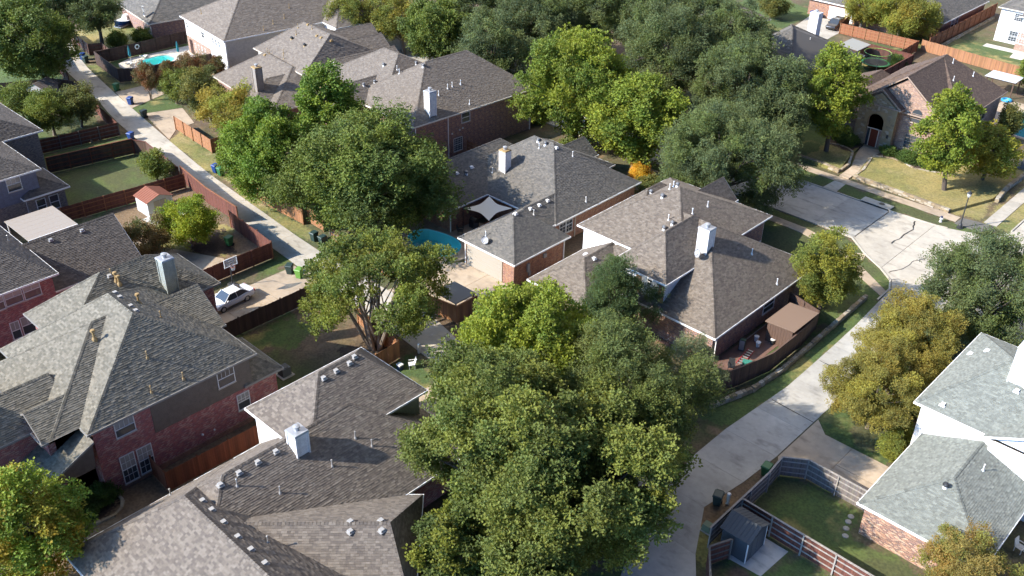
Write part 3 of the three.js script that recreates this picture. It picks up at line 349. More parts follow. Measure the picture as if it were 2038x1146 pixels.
fence('red-brown fence along alley beside lime green tree yard', [[-75.6, -45.5], [-78.5, -45.8], [-84.2, -46.2]], WOOD.red, { side: 1, h: 2.0, post: WOOD.cedar });
fence('red-brown fence along alley beside tin-roofed shed', [[-84.4, -47.2], [-90.7, -47.4], [-97.6, -48.3]], WOOD.red, { side: 1, cap: true, h: 2.0, post: WOOD.cedar });
fence('dark capped fence along alley round the shaded green yard', [[-97.9, -48.1], [-107, -49.1], [-108.6, -48.3]], WOOD.brown, { side: 1, cap: true, post: WOOD.red });
fence('dark capped fence with red posts across the shaded green yard', [[-108.6, -48.2], [-110.3, -38.4]], WOOD.dark, { side: -1, cap: true, post: WOOD.rust, h: 2.0 });
fence('dark red fence from blue house to tin-roofed shed', [[-95.9, -47.7], [-97.4, -34.1]], WOOD.red, { side: -1, post: WOOD.cedar });
fence('weathered red fence corner round the leafy pond garden', [[-116.3, -40.2], [-115.0, -49.6], [-121.6, -50.6], [-129, -52.2]], WOOD.red, { side: 1, post: WOOD.grey });
fence('low brown fence behind small grey garden shed', [[-139.2, -44.6], [-135.9, -51.0], [-133, -52.4], [-130.5, -52.2]], WOOD.brown);
fence('red-brown fence along alley under the big corner oak', [[-152, -57.4], [-142.1, -54.6], [-137.1, -53.6]], WOOD.red);
fence('near-black fence wrapping the pool yard beside alley', [[-141.9, -62.4], [-142.1, -60.1], [-132.8, -59.0], [-130.9, -61.5], [-129.4, -73.2]], WOOD.dark, { h: 2.0, side: -1, cap: true });
fence('near-black fence behind the pool with white life ring', [[-141.9, -62.4], [-141.9, -75]], WOOD.dark, { h: 2.0, side: 1 });
fence('brown fence beyond the pool yard near the blue boat', [[-158, -63.0], [-146.8, -61.4], [-145.9, -63.2], [-142.1, -62.5]], WOOD.brown, { side: 1, post: WOOD.red });
fence('bright orange cedar fence beside yellow tree on alley', [[-111.9, -55.8], [-102.3, -55.1], [-101.9, -61]], WOOD.orange, { side: 1 });
fence('orange cedar fence on alley under bright green trees', [[-92, -52.3], [-85, -51.8], [-79.3, -52.0]], WOOD.orange, { side: -1 });
fence('short orange cedar fence set back beside two dark bins', [[-79.2, -52.7], [-76.5, -52.6]], WOOD.orange, { side: 1 });
fence('orange-brown fence along alley in front of the turquoise pool', [[-74.0, -51.7], [-71.0, -51.2], [-62.9, -51.4]], WOOD.orange, { side: 1, post: WOOD.grey });
fence('red-brown fence between tall brick house and courtyard house', [[-77.3, -66.5], [-77.2, -77.4], [-80.2, -77.4]], WOOD.cedar, { side: -1, post: WOOD.orange });
fence('rust brown fence between red brick house and brown roof house', [[-55.3, -21.1], [-52.95, -21.0], [-52.7, -31.2]], WOOD.rust, { side: -1 });
fence('orange-brown fence corner at foot of multi-stem round tree', [[-60.2, -44.2], [-53.6, -43.4], [-53.3, -38.2]], WOOD.orange, { side: 1 });
fence('orange cedar fence with carport corner across the alley', [[-58.0, -49.9], [-54.0, -50.6], [-54.0, -53.2]], WOOD.orange, { side: -1, cap: true });
fence('tall dark brown fence above stone wall beside brick patio', [[-31.6, -57.4], [-30.5, -61], [-29.7, -64.5], [-29.7, -69.9], [-30.1, -73.2], [-33.6, -74.2]], WOOD.brown, { h: 1.95, side: -1, cap: true });
fence('weathered grey fence round lawn beside green-roofed garage', [[-22.2, -43.9], [-22.2, -51.4], [-22.4, -53.6], [-20.8, -54.7], [-16.0, -54.6]], WOOD.grey, { side: 1, cap: true, post: WOOD.silver });
fence('reddish fence between dark shed yard and green lawn', [[-22.1, -47.8], [-12.5, -47.65], [-4, -47.5]], WOOD.red, { side: 1, cap: true, post: WOOD.silver });
fence('reddish fence jog in front of dark grey plastic shed', [[-20.6, -44.0], [-21.3, -42.4], [-18.6, -38.6], [-15.5, -34.5]], WOOD.red, { side: -1, cap: true, post: WOOD.grey });
fence('orange fence with pale rails below big yellow-green tree', [[-73, -163], [-71.8, -157.2], [-58.3, -157.5]], WOOD.cedar, { side: 1, post: WOOD.orange });
fence('smooth orange cedar fence behind the white pergola', [[-58.2, -158.7], [-54, -158.2], [-43, -156.9], [-30, -156.2]], WOOD.orange, { side: -1 });
fence('long red cedar fence above low stone wall, far lawn', [[-57.2, -158.9], [-57.4, -188]], WOOD.cedar, { h: 2.3, side: 1 });
fence('short cedar fence linking pergola yard and trampoline yard', [[-58.4, -157.4], [-58.1, -150.3]], WOOD.cedar, { side: -1 });
fence('brown fence between trampoline and gabled brick house', [[-66.5, -150.2], [-55.9, -150.1], [-55.7, -133]], WOOD.red, { side: -1, cap: true });
fence('low grey gate fence beside gabled house pool', [[-34.5, -122.4], [-28.9, -123.2]], WOOD.grey, { h: 1.5 });
function stoneWall(name, label, pts, h, w, group) {
  const g = thing(name, label, 'stone wall', pts[0][0], pts[0][1], 0, group), rows = Math.max(1, Math.round(h / 0.2)), rh = h / rows;
  pts.slice(0, -1).forEach((a, i) => {
    const b = pts[i + 1], l = Math.hypot(b[0] - a[0], b[1] - a[1]), turn = -Math.atan2(b[1] - a[1], b[0] - a[0]), ux = (b[0] - a[0]) / l, uz = (b[1] - a[1]) / l;
    for (let r = 0; r < rows; r++) { let s = r % 2 ? 0.1 : 0; while (s < l - 0.05) { const k = Math.min(rr(0.35, 0.75), l - s), m = part(g, 'stone', pick(stoneGeo), pick(STONE)); m.position.set(a[0] - pts[0][0] + ux * (s + k / 2), r * rh, a[1] - pts[0][1] + uz * (s + k / 2)); m.rotation.y = turn + rr(-0.03, 0.03); m.scale.set(k - 0.02, rh - 0.012, w * rr(0.85, 1.1)); s += k; } }
  });
  return g;
}
stoneWall('retaining_wall', 'cream stone retaining wall along sidewalk below sunny front lawn', [[-43.0, -105.75], [-38.4, -105.6], [-35, -105.4], [-31.0, -105.1]], 0.5, 0.4);
stoneWall('retaining_wall', 'cream stone wall at the shaded corner of front lawn, uphill of brick walk', [[-50.5, -106.3], [-47.2, -106.3], [-44.9, -105.9]], 0.5, 0.4);
stoneWall('retaining_wall', 'low stone wall lining one flank of gabled house walk, oak side', [[-44.9, -106.2], [-45.0, -108.4], [-46.3, -112.0]], 0.45, 0.3);
stoneWall('retaining_wall', 'low stone wall lining gabled house walk, street lamp side', [[-42.9, -106.2], [-43.0, -108.4], [-43.9, -112.2]], 0.45, 0.3);
stoneWall('retaining_wall', 'stone wall beside far sidewalk past the street lamp', [[-28.4, -122], [-28.6, -115.5], [-28.2, -111.6]], 0.6, 0.4);
stoneWall('retaining_wall', 'long stone retaining wall below tall dark patio fence', [[-30.6, -56.6], [-29.3, -61], [-28.95, -65.3], [-29.05, -70.4], [-29.3, -81.5]], 0.45, 0.35);
stoneWall('bed_edging', 'curved pale stone edging of flower bed on sunny lawn', [[-44.0, -112.6], [-43, -113.5], [-41.8, -113.9], [-40.2, -113.6], [-38.8, -113.0], [-37, -113.6], [-35.5, -114.2]], 0.45, 0.25);
stoneWall('bed_edging', 'pale stone edging of shrub bed under oak, uphill of brick walk', [[-50.3, -112.3], [-48.6, -113], [-47.4, -112.8], [-46.4, -112.2]], 0.45, 0.25);
stoneWall('bed_edging', 'curved pale stone edging round clipped bushes at brick porch', [[-55.2, -18.3], [-54.4, -18.25], [-53.7, -17.8], [-53.4, -17.1], [-53.55, -16.2], [-53.75, -15.2], [-53.7, -14.2]], 0.2, 0.22);
stoneWall('retaining_wall', 'low stone wall under far red cedar fence', [[-56.6, -160], [-56.7, -186]], 0.45, 0.35);
// ---------- houses ----------
function roofPlanes(b) {
  const [x0, x1] = b.x, [z0, z1] = b.z, e = b.e, c = (x, z) => V(x, e, z);
  let [A, B] = b.r.map(([x, z, h]) => V(x, h, z));
  if (Math.abs(A.z - B.z) >= Math.abs(A.x - B.x)) {
    if (A.z < B.z) [A, B] = [B, A];
    return [[c(x1, z1), c(x1, z0), B, A], [c(x0, z0), c(x0, z1), A, B], [c(x0, z1), c(x1, z1), A], [c(x1, z0), c(x0, z0), B]];
  }
  if (A.x < B.x) [A, B] = [B, A];
  return [[c(x0, z1), c(x1, z1), A, B], [c(x1, z0), c(x0, z0), B, A], [c(x1, z1), c(x1, z0), A], [c(x0, z0), c(x0, z1), B]];
}
const steep = (P) => { const n = V(0, 0, 0).crossVectors(V(0, 0, 0).subVectors(P[1], P[0]), V(0, 0, 0).subVectors(P[2], P[0])); return n.length() < 1e-3 || Math.abs(n.y) / n.length() < 0.06; };
function shingle(mb, P, tab, expo, thick, pal) {            // every tab of one roof plane
  const u = V(0, 0, 0).subVectors(P[1], P[0]).normalize(), q = V(0, 0, 0).subVectors(P[2], P[0]), n = u.clone().cross(q).normalize();
  const v = n.clone().cross(u).normalize(), f = P.map((p) => { const d = V(0, 0, 0).subVectors(p, P[0]); return [d.dot(u), d.dot(v)]; });
  const top = Math.max(...f.map((a) => a[1]));
  const span = (s) => {
    let lo = 1e9, hi = -1e9;
    for (let i = 0; i < f.length; i++) { const a = f[i], b = f[(i + 1) % f.length]; if ((a[1] - s) * (b[1] - s) <= 0 && Math.abs(a[1] - b[1]) > 1e-9) { const t = a[0] + (b[0] - a[0]) * (s - a[1]) / (b[1] - a[1]); lo = Math.min(lo, t); hi = Math.max(hi, t); } }
    return [lo, hi];
  };
  const at = (a, s, h) => P[0].clone().addScaledVector(u, a).addScaledVector(v, s).addScaledVector(n, h);
  for (let s = 0; s < top - 0.02; s += expo) {
    const s1 = Math.min(s + expo + 0.01, top - 0.001), L = span(Math.max(s, 0.0005)), H = span(s1);
    let a = Math.min(L[0], H[0]) - rnd() * tab;
    while (a < Math.max(L[1], H[1])) {
      const w = tab * rr(0.55, 1.35), b = a + w, la = Math.max(a, L[0]), lb = Math.min(b, L[1]), ha = Math.max(a, H[0]), hb = Math.min(b, H[1]);
      a = b;
      if (lb - la < 0.005 && hb - ha < 0.005) continue;
      const l1 = Math.max(la, lb), h1 = Math.max(ha, hb), t = thick * (rnd() < 0.45 ? 2.1 : 1.3), k = pick(pal), m = rr(0.91, 1.09), col = [k[0] * m, k[1] * m, k[2] * m], o = s === 0 ? -0.03 : 0;
      const A = at(la, s + o, t), B = at(l1, s + o, t), C = at(h1, s1, thick * 0.35), D = at(ha, s1, thick * 0.35);
      mb.quad(A, B, C, D, col, [[la, s], [l1, s], [h1, s1], [ha, s1]]);
      mb.quad(at(la, s + o, 0), at(l1, s + o, 0), B, A, col, [[la, s], [l1, s], [l1, s], [la, s]]);
    }
  }
}
function capRow(mb, A, B, ta, tb, pal) {                      // ridge or hip caps from A to B
  const len = A.distanceTo(B), n = Math.max(1, Math.round(len / 0.24)), lowFirst = A.y <= B.y;
  const up = V(0, 1, 0);
  for (let i = 0; i < n; i++) {
    const p = A.clone().lerp(B, i / n), q = A.clone().lerp(B, (i + 1) / n), k = pick(pal), m = rr(0.8, 1.05), col = k.map((c) => c * m * 0.95), hp = lowFirst ? 0.06 : 0.035, hq = lowFirst ? 0.035 : 0.06;
    const p0 = p.clone().addScaledVector(up, hp), q0 = q.clone().addScaledVector(up, hq);
    for (const [t, s] of [[ta, 1], [tb, -1]]) {
      const p1 = p0.clone().addScaledVector(t, 0.16), q1 = q0.clone().addScaledVector(t, 0.16);
      mb.quad(p0, p1, q1, q0, col); mb.quad(p1, p1.clone().addScaledVector(up, -0.06), q1.clone().addScaledVector(up, -0.06), q1, col);
    }
    const e = lowFirst ? p0 : q0; for (const t of [ta, tb]) mb.quad(e, e.clone().addScaledVector(t, 0.16), e.clone().addScaledVector(t, 0.16).addScaledVector(up, -0.04), e.clone().addScaledVector(up, -0.04), col);
  }
}
function roofOf(g, b, S) {
  const R = new THREE.Group(); R.name = 'roof';
  if (b.rot) { R.position.set(b.o[0], 0, b.o[1]); R.rotation.y = b.rot * RAD; }
  g.add(R);
  const Ps = roofPlanes(b), sh = new MB(), deck = new MB(), caps = new MB(), fas = new MB(), edges = new Map();
  const key = (p, q) => [p, q].map((a) => a.toArray().map((c) => c.toFixed(2)).join()).sort().join('|');
  for (const P of Ps) {
    if (steep(P)) continue;
    shingle(sh, P, S.tab, S.expo, S.thick, S.pal);
    const low = P.map((p) => V(p.x, p.y - 0.12, p.z));
    deck.poly(P.map((p) => V(p.x, p.y - 0.004, p.z))); deck.poly([...low].reverse());
    P.forEach((p, i) => {
      const q = P[(i + 1) % P.length]; if (p.distanceTo(q) < 0.05) return;
      if (i === 0) return;                                     // eave
      const d = V(0, 0, 0).subVectors(q, p).normalize(), n = V(0, 0, 0).crossVectors(V(0, 0, 0).subVectors(P[1], P[0]), V(0, 0, 0).subVectors(P[2], P[0])).normalize(), t = n.clone().cross(d);
      const k = key(p, q), E = edges.get(k) ?? { p, q, t: [] }; E.t.push(t); edges.set(k, E);
    });
  }
  for (const E of edges.values()) {
    if (E.t.length === 2) capRow(caps, E.p, E.q, E.t[0], E.t[1], S.pal);
    else { const o = E.t[0].clone().setY(0).normalize().multiplyScalar(-1), d = V(0, -0.17, 0), f = (p, k, y) => p.clone().addScaledVector(o, k).add(V(0, y, 0)); fas.hex([f(E.p, 0, -0.17), f(E.p, 0.035, -0.17), f(E.q, 0.035, -0.17), f(E.q, 0, -0.17)], [f(E.p, 0, 0.012), f(E.p, 0.035, 0.012), f(E.q, 0.035, 0.012), f(E.q, 0, 0.012)]); }
  }
  const [x0, x1] = b.x, [z0, z1] = b.z, e = b.e, y0 = e - 0.2, y1 = e - 0.005;
  if (b.open) fas.box(x0 - 0.05, x1 + 0.05, y0 + 0.03, y1, z1 - 0.02, z1 + 0.1);
  else fas.box(x0 - 0.1, x1 + 0.1, y0 + 0.03, y1, z1 - 0.02, z1 + 0.1).box(x0 - 0.1, x1 + 0.1, y0 + 0.03, y1, z0 - 0.1, z0 + 0.02).box(x1 - 0.02, x1 + 0.1, y0 + 0.03, y1 - 0.002, z0 + 0.021, z1 - 0.021).box(x0 - 0.1, x0 + 0.02, y0 + 0.03, y1 - 0.002, z0 + 0.021, z1 - 0.021);
  if (!b.open) fas.box(x0 + 0.03, x1 - 0.03, y0, y0 + 0.02, z0 + 0.03, z1 - 0.03);
  part(R, 'shingles', sh.geo(), shingleMat).userData.kind = 'stuff';
  part(R, 'roof_deck', deck.geo(), S.deck); if (caps.p.length) part(R, 'ridge_cap', caps.geo(), shingleMat).userData.kind = 'stuff';
  part(R, 'fascia', fas.geo(), S.trim);
  return R;
}
function wallsOf(g, b, S, i) {
  const ov = 0.4, [x0, x1] = b.x, [z0, z1] = b.z, top = b.e - 0.19, m = new MB(), H = (S.walls && S.walls[i]) || S.wall;
  const G = new THREE.Group(); G.name = 'wall';
  let P = g; if (b.rot) { P = G; G.position.set(b.o[0], 0, b.o[1]); G.rotation.y = b.rot * RAD; g.add(G); }
  const c0 = x0 + ov, c1 = x1 - ov, d0 = z0 + ov, d1 = z1 - ov;
  if (!b.open) m.box(c0, c1, 0, top, d0, d1);
  for (const Q of roofPlanes(b)) if (steep(Q) && Q.length === 3 && Q[0].distanceTo(Q[1]) > 1) {   // gable wall
    const C = Q[0].clone().add(Q[1]).multiplyScalar(0.5), n = C.clone().sub(V((x0 + x1) / 2, b.e, (z0 + z1) / 2)).setY(0).normalize(), sh = n.clone().multiplyScalar(-0.3);
    const k = 0.93, A = Q[0].clone().lerp(C, 1 - k).add(sh).setY(top), B = Q[1].clone().lerp(C, 1 - k).add(sh).setY(top), T = Q[2].clone().add(sh); T.y = top + (T.y - top) * k * 0.97;
    const A2 = A.clone().addScaledVector(n, -0.2), B2 = B.clone().addScaledVector(n, -0.2), T2 = T.clone().addScaledVector(n, -0.2);
    const gm = new MB(); gm.tri(A, B, T).tri(B2, A2, T2).quad(A, T, T2, A2).quad(T, B, B2, T2).quad(B, A, A2, B2);
    part(P, 'gable_wall', gm.geo(), (S.gables && S.gables[i]) || H);
  }
  if (m.p.length) part(P, P === g ? 'wall' : 'wall_face', m.geo(), H);
}
// a window on the face '+x' or '+z' of a house at the plane given; a: place along the wall, y: height of its middle
function windowOn(g, face, plane, a, y, w, h, cols, rows, blind = true, frameMat = PL.white) {
  const W = new THREE.Group(); W.name = 'window'; g.add(W);
  if (face === '+x') { W.position.set(plane, y, a); W.rotation.y = Math.PI / 2; } else W.position.set(a, y, plane);
  const f = new MB(), t = 0.055, X = w / 2, Y = h / 2;
  f.box(-X - t, X + t, Y, Y + t, 0, 0.07).box(-X - t, X + t, -Y - t, -Y, 0, 0.07).box(-X - t, -X, -Y, Y, 0, 0.07).box(X, X + t, -Y, Y, 0, 0.07).box(-X, X, -0.03, 0.03, 0, 0.06);
  part(W, 'frame', f.geo(), frameMat);
  const gr = new MB(); for (let i = 1; i < cols; i++) { const x = -X + w * i / cols; gr.box(x - 0.012, x + 0.012, 0.03, Y, 0.01, 0.045); if (rows > 3) gr.box(x - 0.012, x + 0.012, -Y, -0.03, 0.01, 0.045); }
  const hr = Math.max(2, rows); for (let j = 1; j < hr; j++) { const yy = -Y + h * j / hr; if (Math.abs(yy) > 0.06 && (yy > 0 || rows > 3)) gr.box(-X, X, yy - 0.012, yy + 0.012, 0.01, 0.043); }
  if (gr.p.length) part(W, 'muntin', gr.geo(), frameMat);
  part(W, 'pane', boxGeo(-X, X, 0, Y, 0.004, 0.02), blind ? blindMat : glassMat); part(W, 'pane', boxGeo(-X, X, -Y, -0.0, 0.004, 0.02), glassMat);
  part(W, 'sill', boxGeo(-X - 0.1, X + 0.1, -Y - 0.13, -Y - 0.056, 0, 0.11), TRIM.tan);
}
function fitting(g, kind, x, y, z, S) {
  const P = new THREE.Group(); P.name = kind; P.position.set(x, y, z); P.rotation.y = S.ventTurn ?? 0; P.scale.setScalar(kind === 'slant_vent' || kind === 'turbine_vent' ? 0.8 : 0.9); g.add(P);
  if (kind === 'vent_pipe') {
    part(P, 'pipe', new MB().lathe(0, 0, [[0.042, -0.2], [0.042, 0.6], [0.0, 0.6]], 8).geo(), S.pipe); part(P, 'flashing', new MB().lathe(0, 0, [[0.16, -0.12], [0.12, 0.03], [0.06, 0.16]], 8).geo(), S.pipe); part(P, 'cap', new MB().lathe(0, 0, [[0.07, 0.58], [0.08, 0.64], [0.04, 0.68], [0, 0.68]], 8).geo(), S.pipe);
  } else if (kind === 'gas_vent') {
    part(P, 'pipe', new MB().lathe(0, 0, [[0.09, -0.2], [0.09, 0.75], [0, 0.75]], 10).geo(), PL.copper); part(P, 'flashing', new MB().lathe(0, 0, [[0.25, -0.15], [0.2, 0.05], [0.1, 0.25]], 10).geo(), PL.copper); part(P, 'cap', new MB().lathe(0, 0, [[0.16, 0.74], [0.2, 0.78], [0.17, 0.92], [0, 0.95]], 10).geo(), PL.copper);
  } else if (kind === 'turbine_vent') {
    const t = S.turbine ?? PL.turbine;
    part(P, 'base', new MB().lathe(0, 0, [[0.3, -0.22], [0.2, 0.02], [0.17, 0.16]], 12).geo(), S.pipe);
    const m = new MB(), n = 14; for (let k = 0; k < n; k++) { const a = k / n * 2 * Math.PI, b = a + 0.62, f = (t2, r, yy) => V(r * Math.cos(t2), yy, r * Math.sin(t2)); const ys = [0.16, 0.24, 0.36, 0.48, 0.54], rs = [0.16, 0.25, 0.28, 0.22, 0.06]; for (let i = 0; i < 4; i++) m.quad(f(a, rs[i], ys[i]), f(b, rs[i] * 0.93, ys[i]), f(b, rs[i + 1] * 0.93, ys[i + 1]), f(a, rs[i + 1], ys[i + 1])); }
    part(P, 'turbine', m.geo(), t); part(P, 'crown_plate', new MB().lathe(0, 0, [[0.09, 0.53], [0.08, 0.56], [0, 0.57]], 10).geo(), t);
  } else {                                                     // slant-back louvre vent
    part(P, 'flange', new MB().box(-0.27, 0.27, -0.07, 0.03, -0.27, 0.27).geo(), S.flange ?? S.pipe);
    part(P, 'hood', new MB().hex([V(-0.2, 0, 0.2), V(0.2, 0, 0.2), V(0.2, 0, -0.2), V(-0.2, 0, -0.2)], [V(-0.18, 0.2, 0.18), V(0.18, 0.2, 0.18), V(0.18, 0.2, -0.18), V(-0.18, 0.2, -0.18)]).geo(), S.flange ?? S.pipe);
  }
}
function chimney(g, x, z, y0, y1, w, d, m, capM, turn = 0) {
  const C = new THREE.Group(); C.name = 'chimney'; C.position.set(x, 0, z); C.rotation.y = turn; g.add(C);
  part(C, 'stack', boxGeo(-w / 2, w / 2, y0, y1, -d / 2, d / 2), m);
  const tb = new MB(); for (const [a, b] of [[-1, -1], [-1, 1], [1, -1], [1, 1]]) tb.box(a * w / 2 - 0.06, a * w / 2 + 0.06, y0, y1 - 0.02, b * d / 2 - 0.06, b * d / 2 + 0.06); part(C, 'corner_board', tb.geo(), m).userData.kind = 'stuff';
  part(C, 'cap', new MB().box(-w / 2 - 0.1, w / 2 + 0.1, y1, y1 + 0.12, -d / 2 - 0.1, d / 2 + 0.1, undefined, 0.05).geo(), capM);
  part(C, 'flue', new MB().lathe(0, 0, [[0.17, y1 + 0.1], [0.17, y1 + 0.32], [0.25, y1 + 0.33], [0.25, y1 + 0.45], [0.1, y1 + 0.52], [0, y1 + 0.52]], 12).geo(), PL.galv);
  return C;
}
function dish(g, x, y, z, r, face) {
  const D = new THREE.Group(); D.name = 'satellite_dish'; D.position.set(x, y, z); D.rotation.y = face; g.add(D);
  const m = new MB(), n = 16, f = (k, i) => { const q = r * i / 4, a = k / n * 2 * Math.PI; return V(q * Math.cos(a), 0.55 + q * Math.sin(a) * 0.9 - 0.12 * (q / r) ** 2, 0.05 + 0.22 * (q / r) ** 2 - 0.25 * q * Math.sin(a)); };
  for (let i = 0; i < 4; i++) for (let k = 0; k < n; k++) m.quad(f(k, i), f(k + 1, i), f(k + 1, i + 1), f(k, i + 1));
  part(D, 'reflector', m.geo(), mat([0.33, 0.34, 0.36], 0.5)); part(D, 'mast', new MB().tube([V(0, -0.1, -0.25), V(0, 0.35, -0.12), V(0, 0.55, 0.03)], [0.03, 0.03, 0.03], 6).geo(), PL.galv);
  part(D, 'feed_arm', new MB().tube([V(0, 0.35, -0.02), V(0, 0.2, 0.5), V(0, 0.5, 0.62)], [0.018, 0.018, 0.03], 6).geo(), PL.dark);
}
function downspout(g, x, z, y, m = TRIM.white) { part(g, 'downspout', boxGeo(x - 0.05, x + 0.05, 0, y, z - 0.05, z + 0.05), m); }
function panelOn(g, name, face, plane, a0, a1, y0, y1, m, t = 0.04) { part(g, name, face === '+x' ? boxGeo(plane, plane + t, y0, y1, Math.min(a0, a1), Math.max(a0, a1)) : boxGeo(Math.min(a0, a1), Math.max(a0, a1), y0, y1, plane, plane + t), m); }
function house(key, name, label, S) {
  const D = HOUSE[key]; let cx = D.o[0], cz = D.o[1];
  const g = thing(name, label, 'house', cx, cz, D.rot * RAD);
  S = { tab: 0.27, expo: 0.155, thick: 0.019, pipe: PL.white, trim: TRIM.white, ...S }; S.deck = mat(S.pal[0].map((c) => c * 0.8), 0.95);
  D.b.forEach((b, i) => { roofOf(g, b, S); wallsOf(g, b, S, i); });
  for (const [k, x, y, z] of D.f) fitting(g, k, x, y, z, S);
  for (const w of D.w) windowOn(g, ...w, S.blind ?? true, S.frame ?? PL.white);
  return g;
}
const soft = (P) => { const a = [0, 1, 2].map((i) => P.reduce((t, c) => t + c[i], 0) / P.length); return P.map((c) => c.map((v, i) => a[i] + (v - a[i]) * 0.62)); };
const PALS = {
  grey: soft([[0.215, 0.20, 0.16], [0.18, 0.165, 0.125], [0.27, 0.245, 0.19], [0.14, 0.13, 0.10], [0.31, 0.28, 0.22]]),
  weather: soft([[0.20, 0.166, 0.134], [0.16, 0.132, 0.108], [0.245, 0.207, 0.165], [0.13, 0.108, 0.092], [0.28, 0.24, 0.195]]),
  brown: soft([[0.24, 0.20, 0.155], [0.20, 0.162, 0.125], [0.285, 0.24, 0.19], [0.155, 0.125, 0.10]]),
  tan: soft([[0.245, 0.205, 0.165], [0.21, 0.175, 0.14], [0.28, 0.24, 0.195], [0.18, 0.15, 0.125]]),
  slate: soft([[0.155, 0.145, 0.13], [0.12, 0.115, 0.105], [0.19, 0.175, 0.155], [0.23, 0.21, 0.175]]),
  green: soft([[0.28, 0.295, 0.255], [0.24, 0.255, 0.22], [0.33, 0.345, 0.295], [0.21, 0.22, 0.19]]),
  umber: soft([[0.15, 0.10, 0.075], [0.12, 0.082, 0.065], [0.18, 0.125, 0.095], [0.22, 0.155, 0.11]]),
  dusk: soft([[0.13, 0.115, 0.10], [0.10, 0.09, 0.082], [0.165, 0.145, 0.125], [0.20, 0.175, 0.15]]),
};
// red brick two-storey house, lower left of the picture
{
  const g = house('A', 'red_brick_house', 'two-storey red brick house with grey shingles, taupe siding and a covered brick porch', { pal: PALS.grey, wall: BR.red, trim: TRIM.grey, walls: { 7: SD.taupe }, gables: { 7: SD.taupe }, pipe: PL.ochre, flange: PL.ventgrey });
  const X = -55.45 + 0.0, s = 0.984, xw = HOUSE.A.b[0].x[1] - 0.4;
  panelOn(g, 'siding_panel', '+x', xw, -22.0, -30.2, 3.4, 6.1, SD.taupe);
  chimney(g, -66.75, -30.35, 5.8, 9.88, 0.95, 0.95, SD.sage, PL.galv);
  const post = new MB(); post.box(-55.35, -54.85, 0, 3.3, -13.75, -13.25); part(g, 'porch_post', post.geo(), BR.red);
  part(g, 'porch_post', boxGeo(-59.2, -58.7, 0, 3.3, -13.75, -13.25), BR.red);
  part(g, 'air_vent', boxGeo(xw, xw + 0.08, 1.0, 1.12, -26.5, -26.38), PL.white);
  for (let k = 0; k < 12; k++) part(g, 'deck_board', boxGeo(-59.1 + k * 0.34, -58.79 + k * 0.34, 0.05, 0.13 + (k % 3) * 0.002, -17.1, -13.4), WOOD.deck);
  part(g, 'brick_base', boxGeo(xw, xw + 0.05, 0, 0.45, -30.2, -17.4), BR.orange);
  const l = thing('wall_lantern', 'small white ball lamp on red brick side wall', 'lamp', xw + 0.02, -25.4, 0, null, 1.25); part(l, 'bracket', boxGeo(0, 0.08, -0.04, 0.04, -0.04, 0.04), PL.dark); part(l, 'globe', new MB().lathe(0.12, 0, [[0, -0.1], [0.08, -0.06], [0.1, 0], [0.08, 0.06], [0, 0.1]], 10).geo(), PL.white);
}
{
  const g = house('B', 'brown_roof_house', 'sprawling brown-grey shingled house with white chimney and rows of square roof vents', { pal: PALS.weather, wall: SD.white, trim: TRIM.white, walls: { 1: BR.red, 2: BR.red, 3: BR.red }, pipe: PL.ventgrey });
  chimney(g, -43.78, -26.48, 5.5, 7.85, 1.0, 0.95, SD.white, PL.galv);
  panelOn(g, 'siding_panel', '+x', -43.38, -36.7, -30, 2.5, 5.7, SD.sage, 0.03);
}
{
  const g = house('D', 'chimney_house', 'tan-brown roofed brick house with tall white chimney and satellite dish beside leafy corner', { pal: PALS.brown, wall: SD.white, trim: TRIM.white, walls: { 3: BR.brown, 4: BR.brown, 5: BR.brown }, pipe: PL.white, blind: false });
  chimney(g, -39.75, -68.08, 5.5, 8.75, 1.05, 1.0, SD.white, PL.galv);
  dish(g, -39.5, 6.35, -66.95, 0.42, -0.5);
  panelOn(g, 'brick_panel', '+x', -40.2, -79.5, -66, 2.9, 5.38, BR.brown, 0.03);
  downspout(g, -33.98, -62.3, 2.7);
  for (const x of [-44.9, -42.6, -40.1]) part(g, 'brick_pier', boxGeo(x - 0.28, x + 0.28, 0, 5.4, -62.38, -62.28), BR.orange);
}
{
  const g = house('F', 'courtyard_house', 'single-storey brick house with shaded courtyard, sail awning and attached garage', { pal: PALS.slate, wall: BR.orange, trim: TRIM.white, pipe: PL.white, blind: false });
  chimney(g, -66.85, -70.15, 3.8, 7.0, 0.85, 0.8, SD.white, PL.copper);
  dish(g, -58.6, 3.3, -59.0, 0.42, 0.2);
  const d = new THREE.Group(); d.name = 'garage_door'; g.add(d);
  for (let k = 0; k < 5; k++) part(d, 'panel', boxGeo(-61.0, -56.1, 0.02 + k * 0.46, 0.46 + k * 0.46, -58.75, -58.69), mat([0.36, 0.32, 0.26], 0.6));
  downspout(g, -57.15, -70.8, 2.7, TRIM.tan); downspout(g, -54.52, -66.0, 2.7); downspout(g, -61.2, -58.7, 2.7); downspout(g, -66.95, -62.05, 2.7);
  for (const [z, y, w, h] of [[-63.1, 1.9, 0.4, 0.45], [-60.7, 1.5, 0.35, 0.9], [-60.9, 0.8, 0.3, 0.5]]) part(g, 'meter_box', boxGeo(-54.57, -54.4, y - h / 2, y + h / 2, z - w / 2, z + w / 2), PL.grey);
}
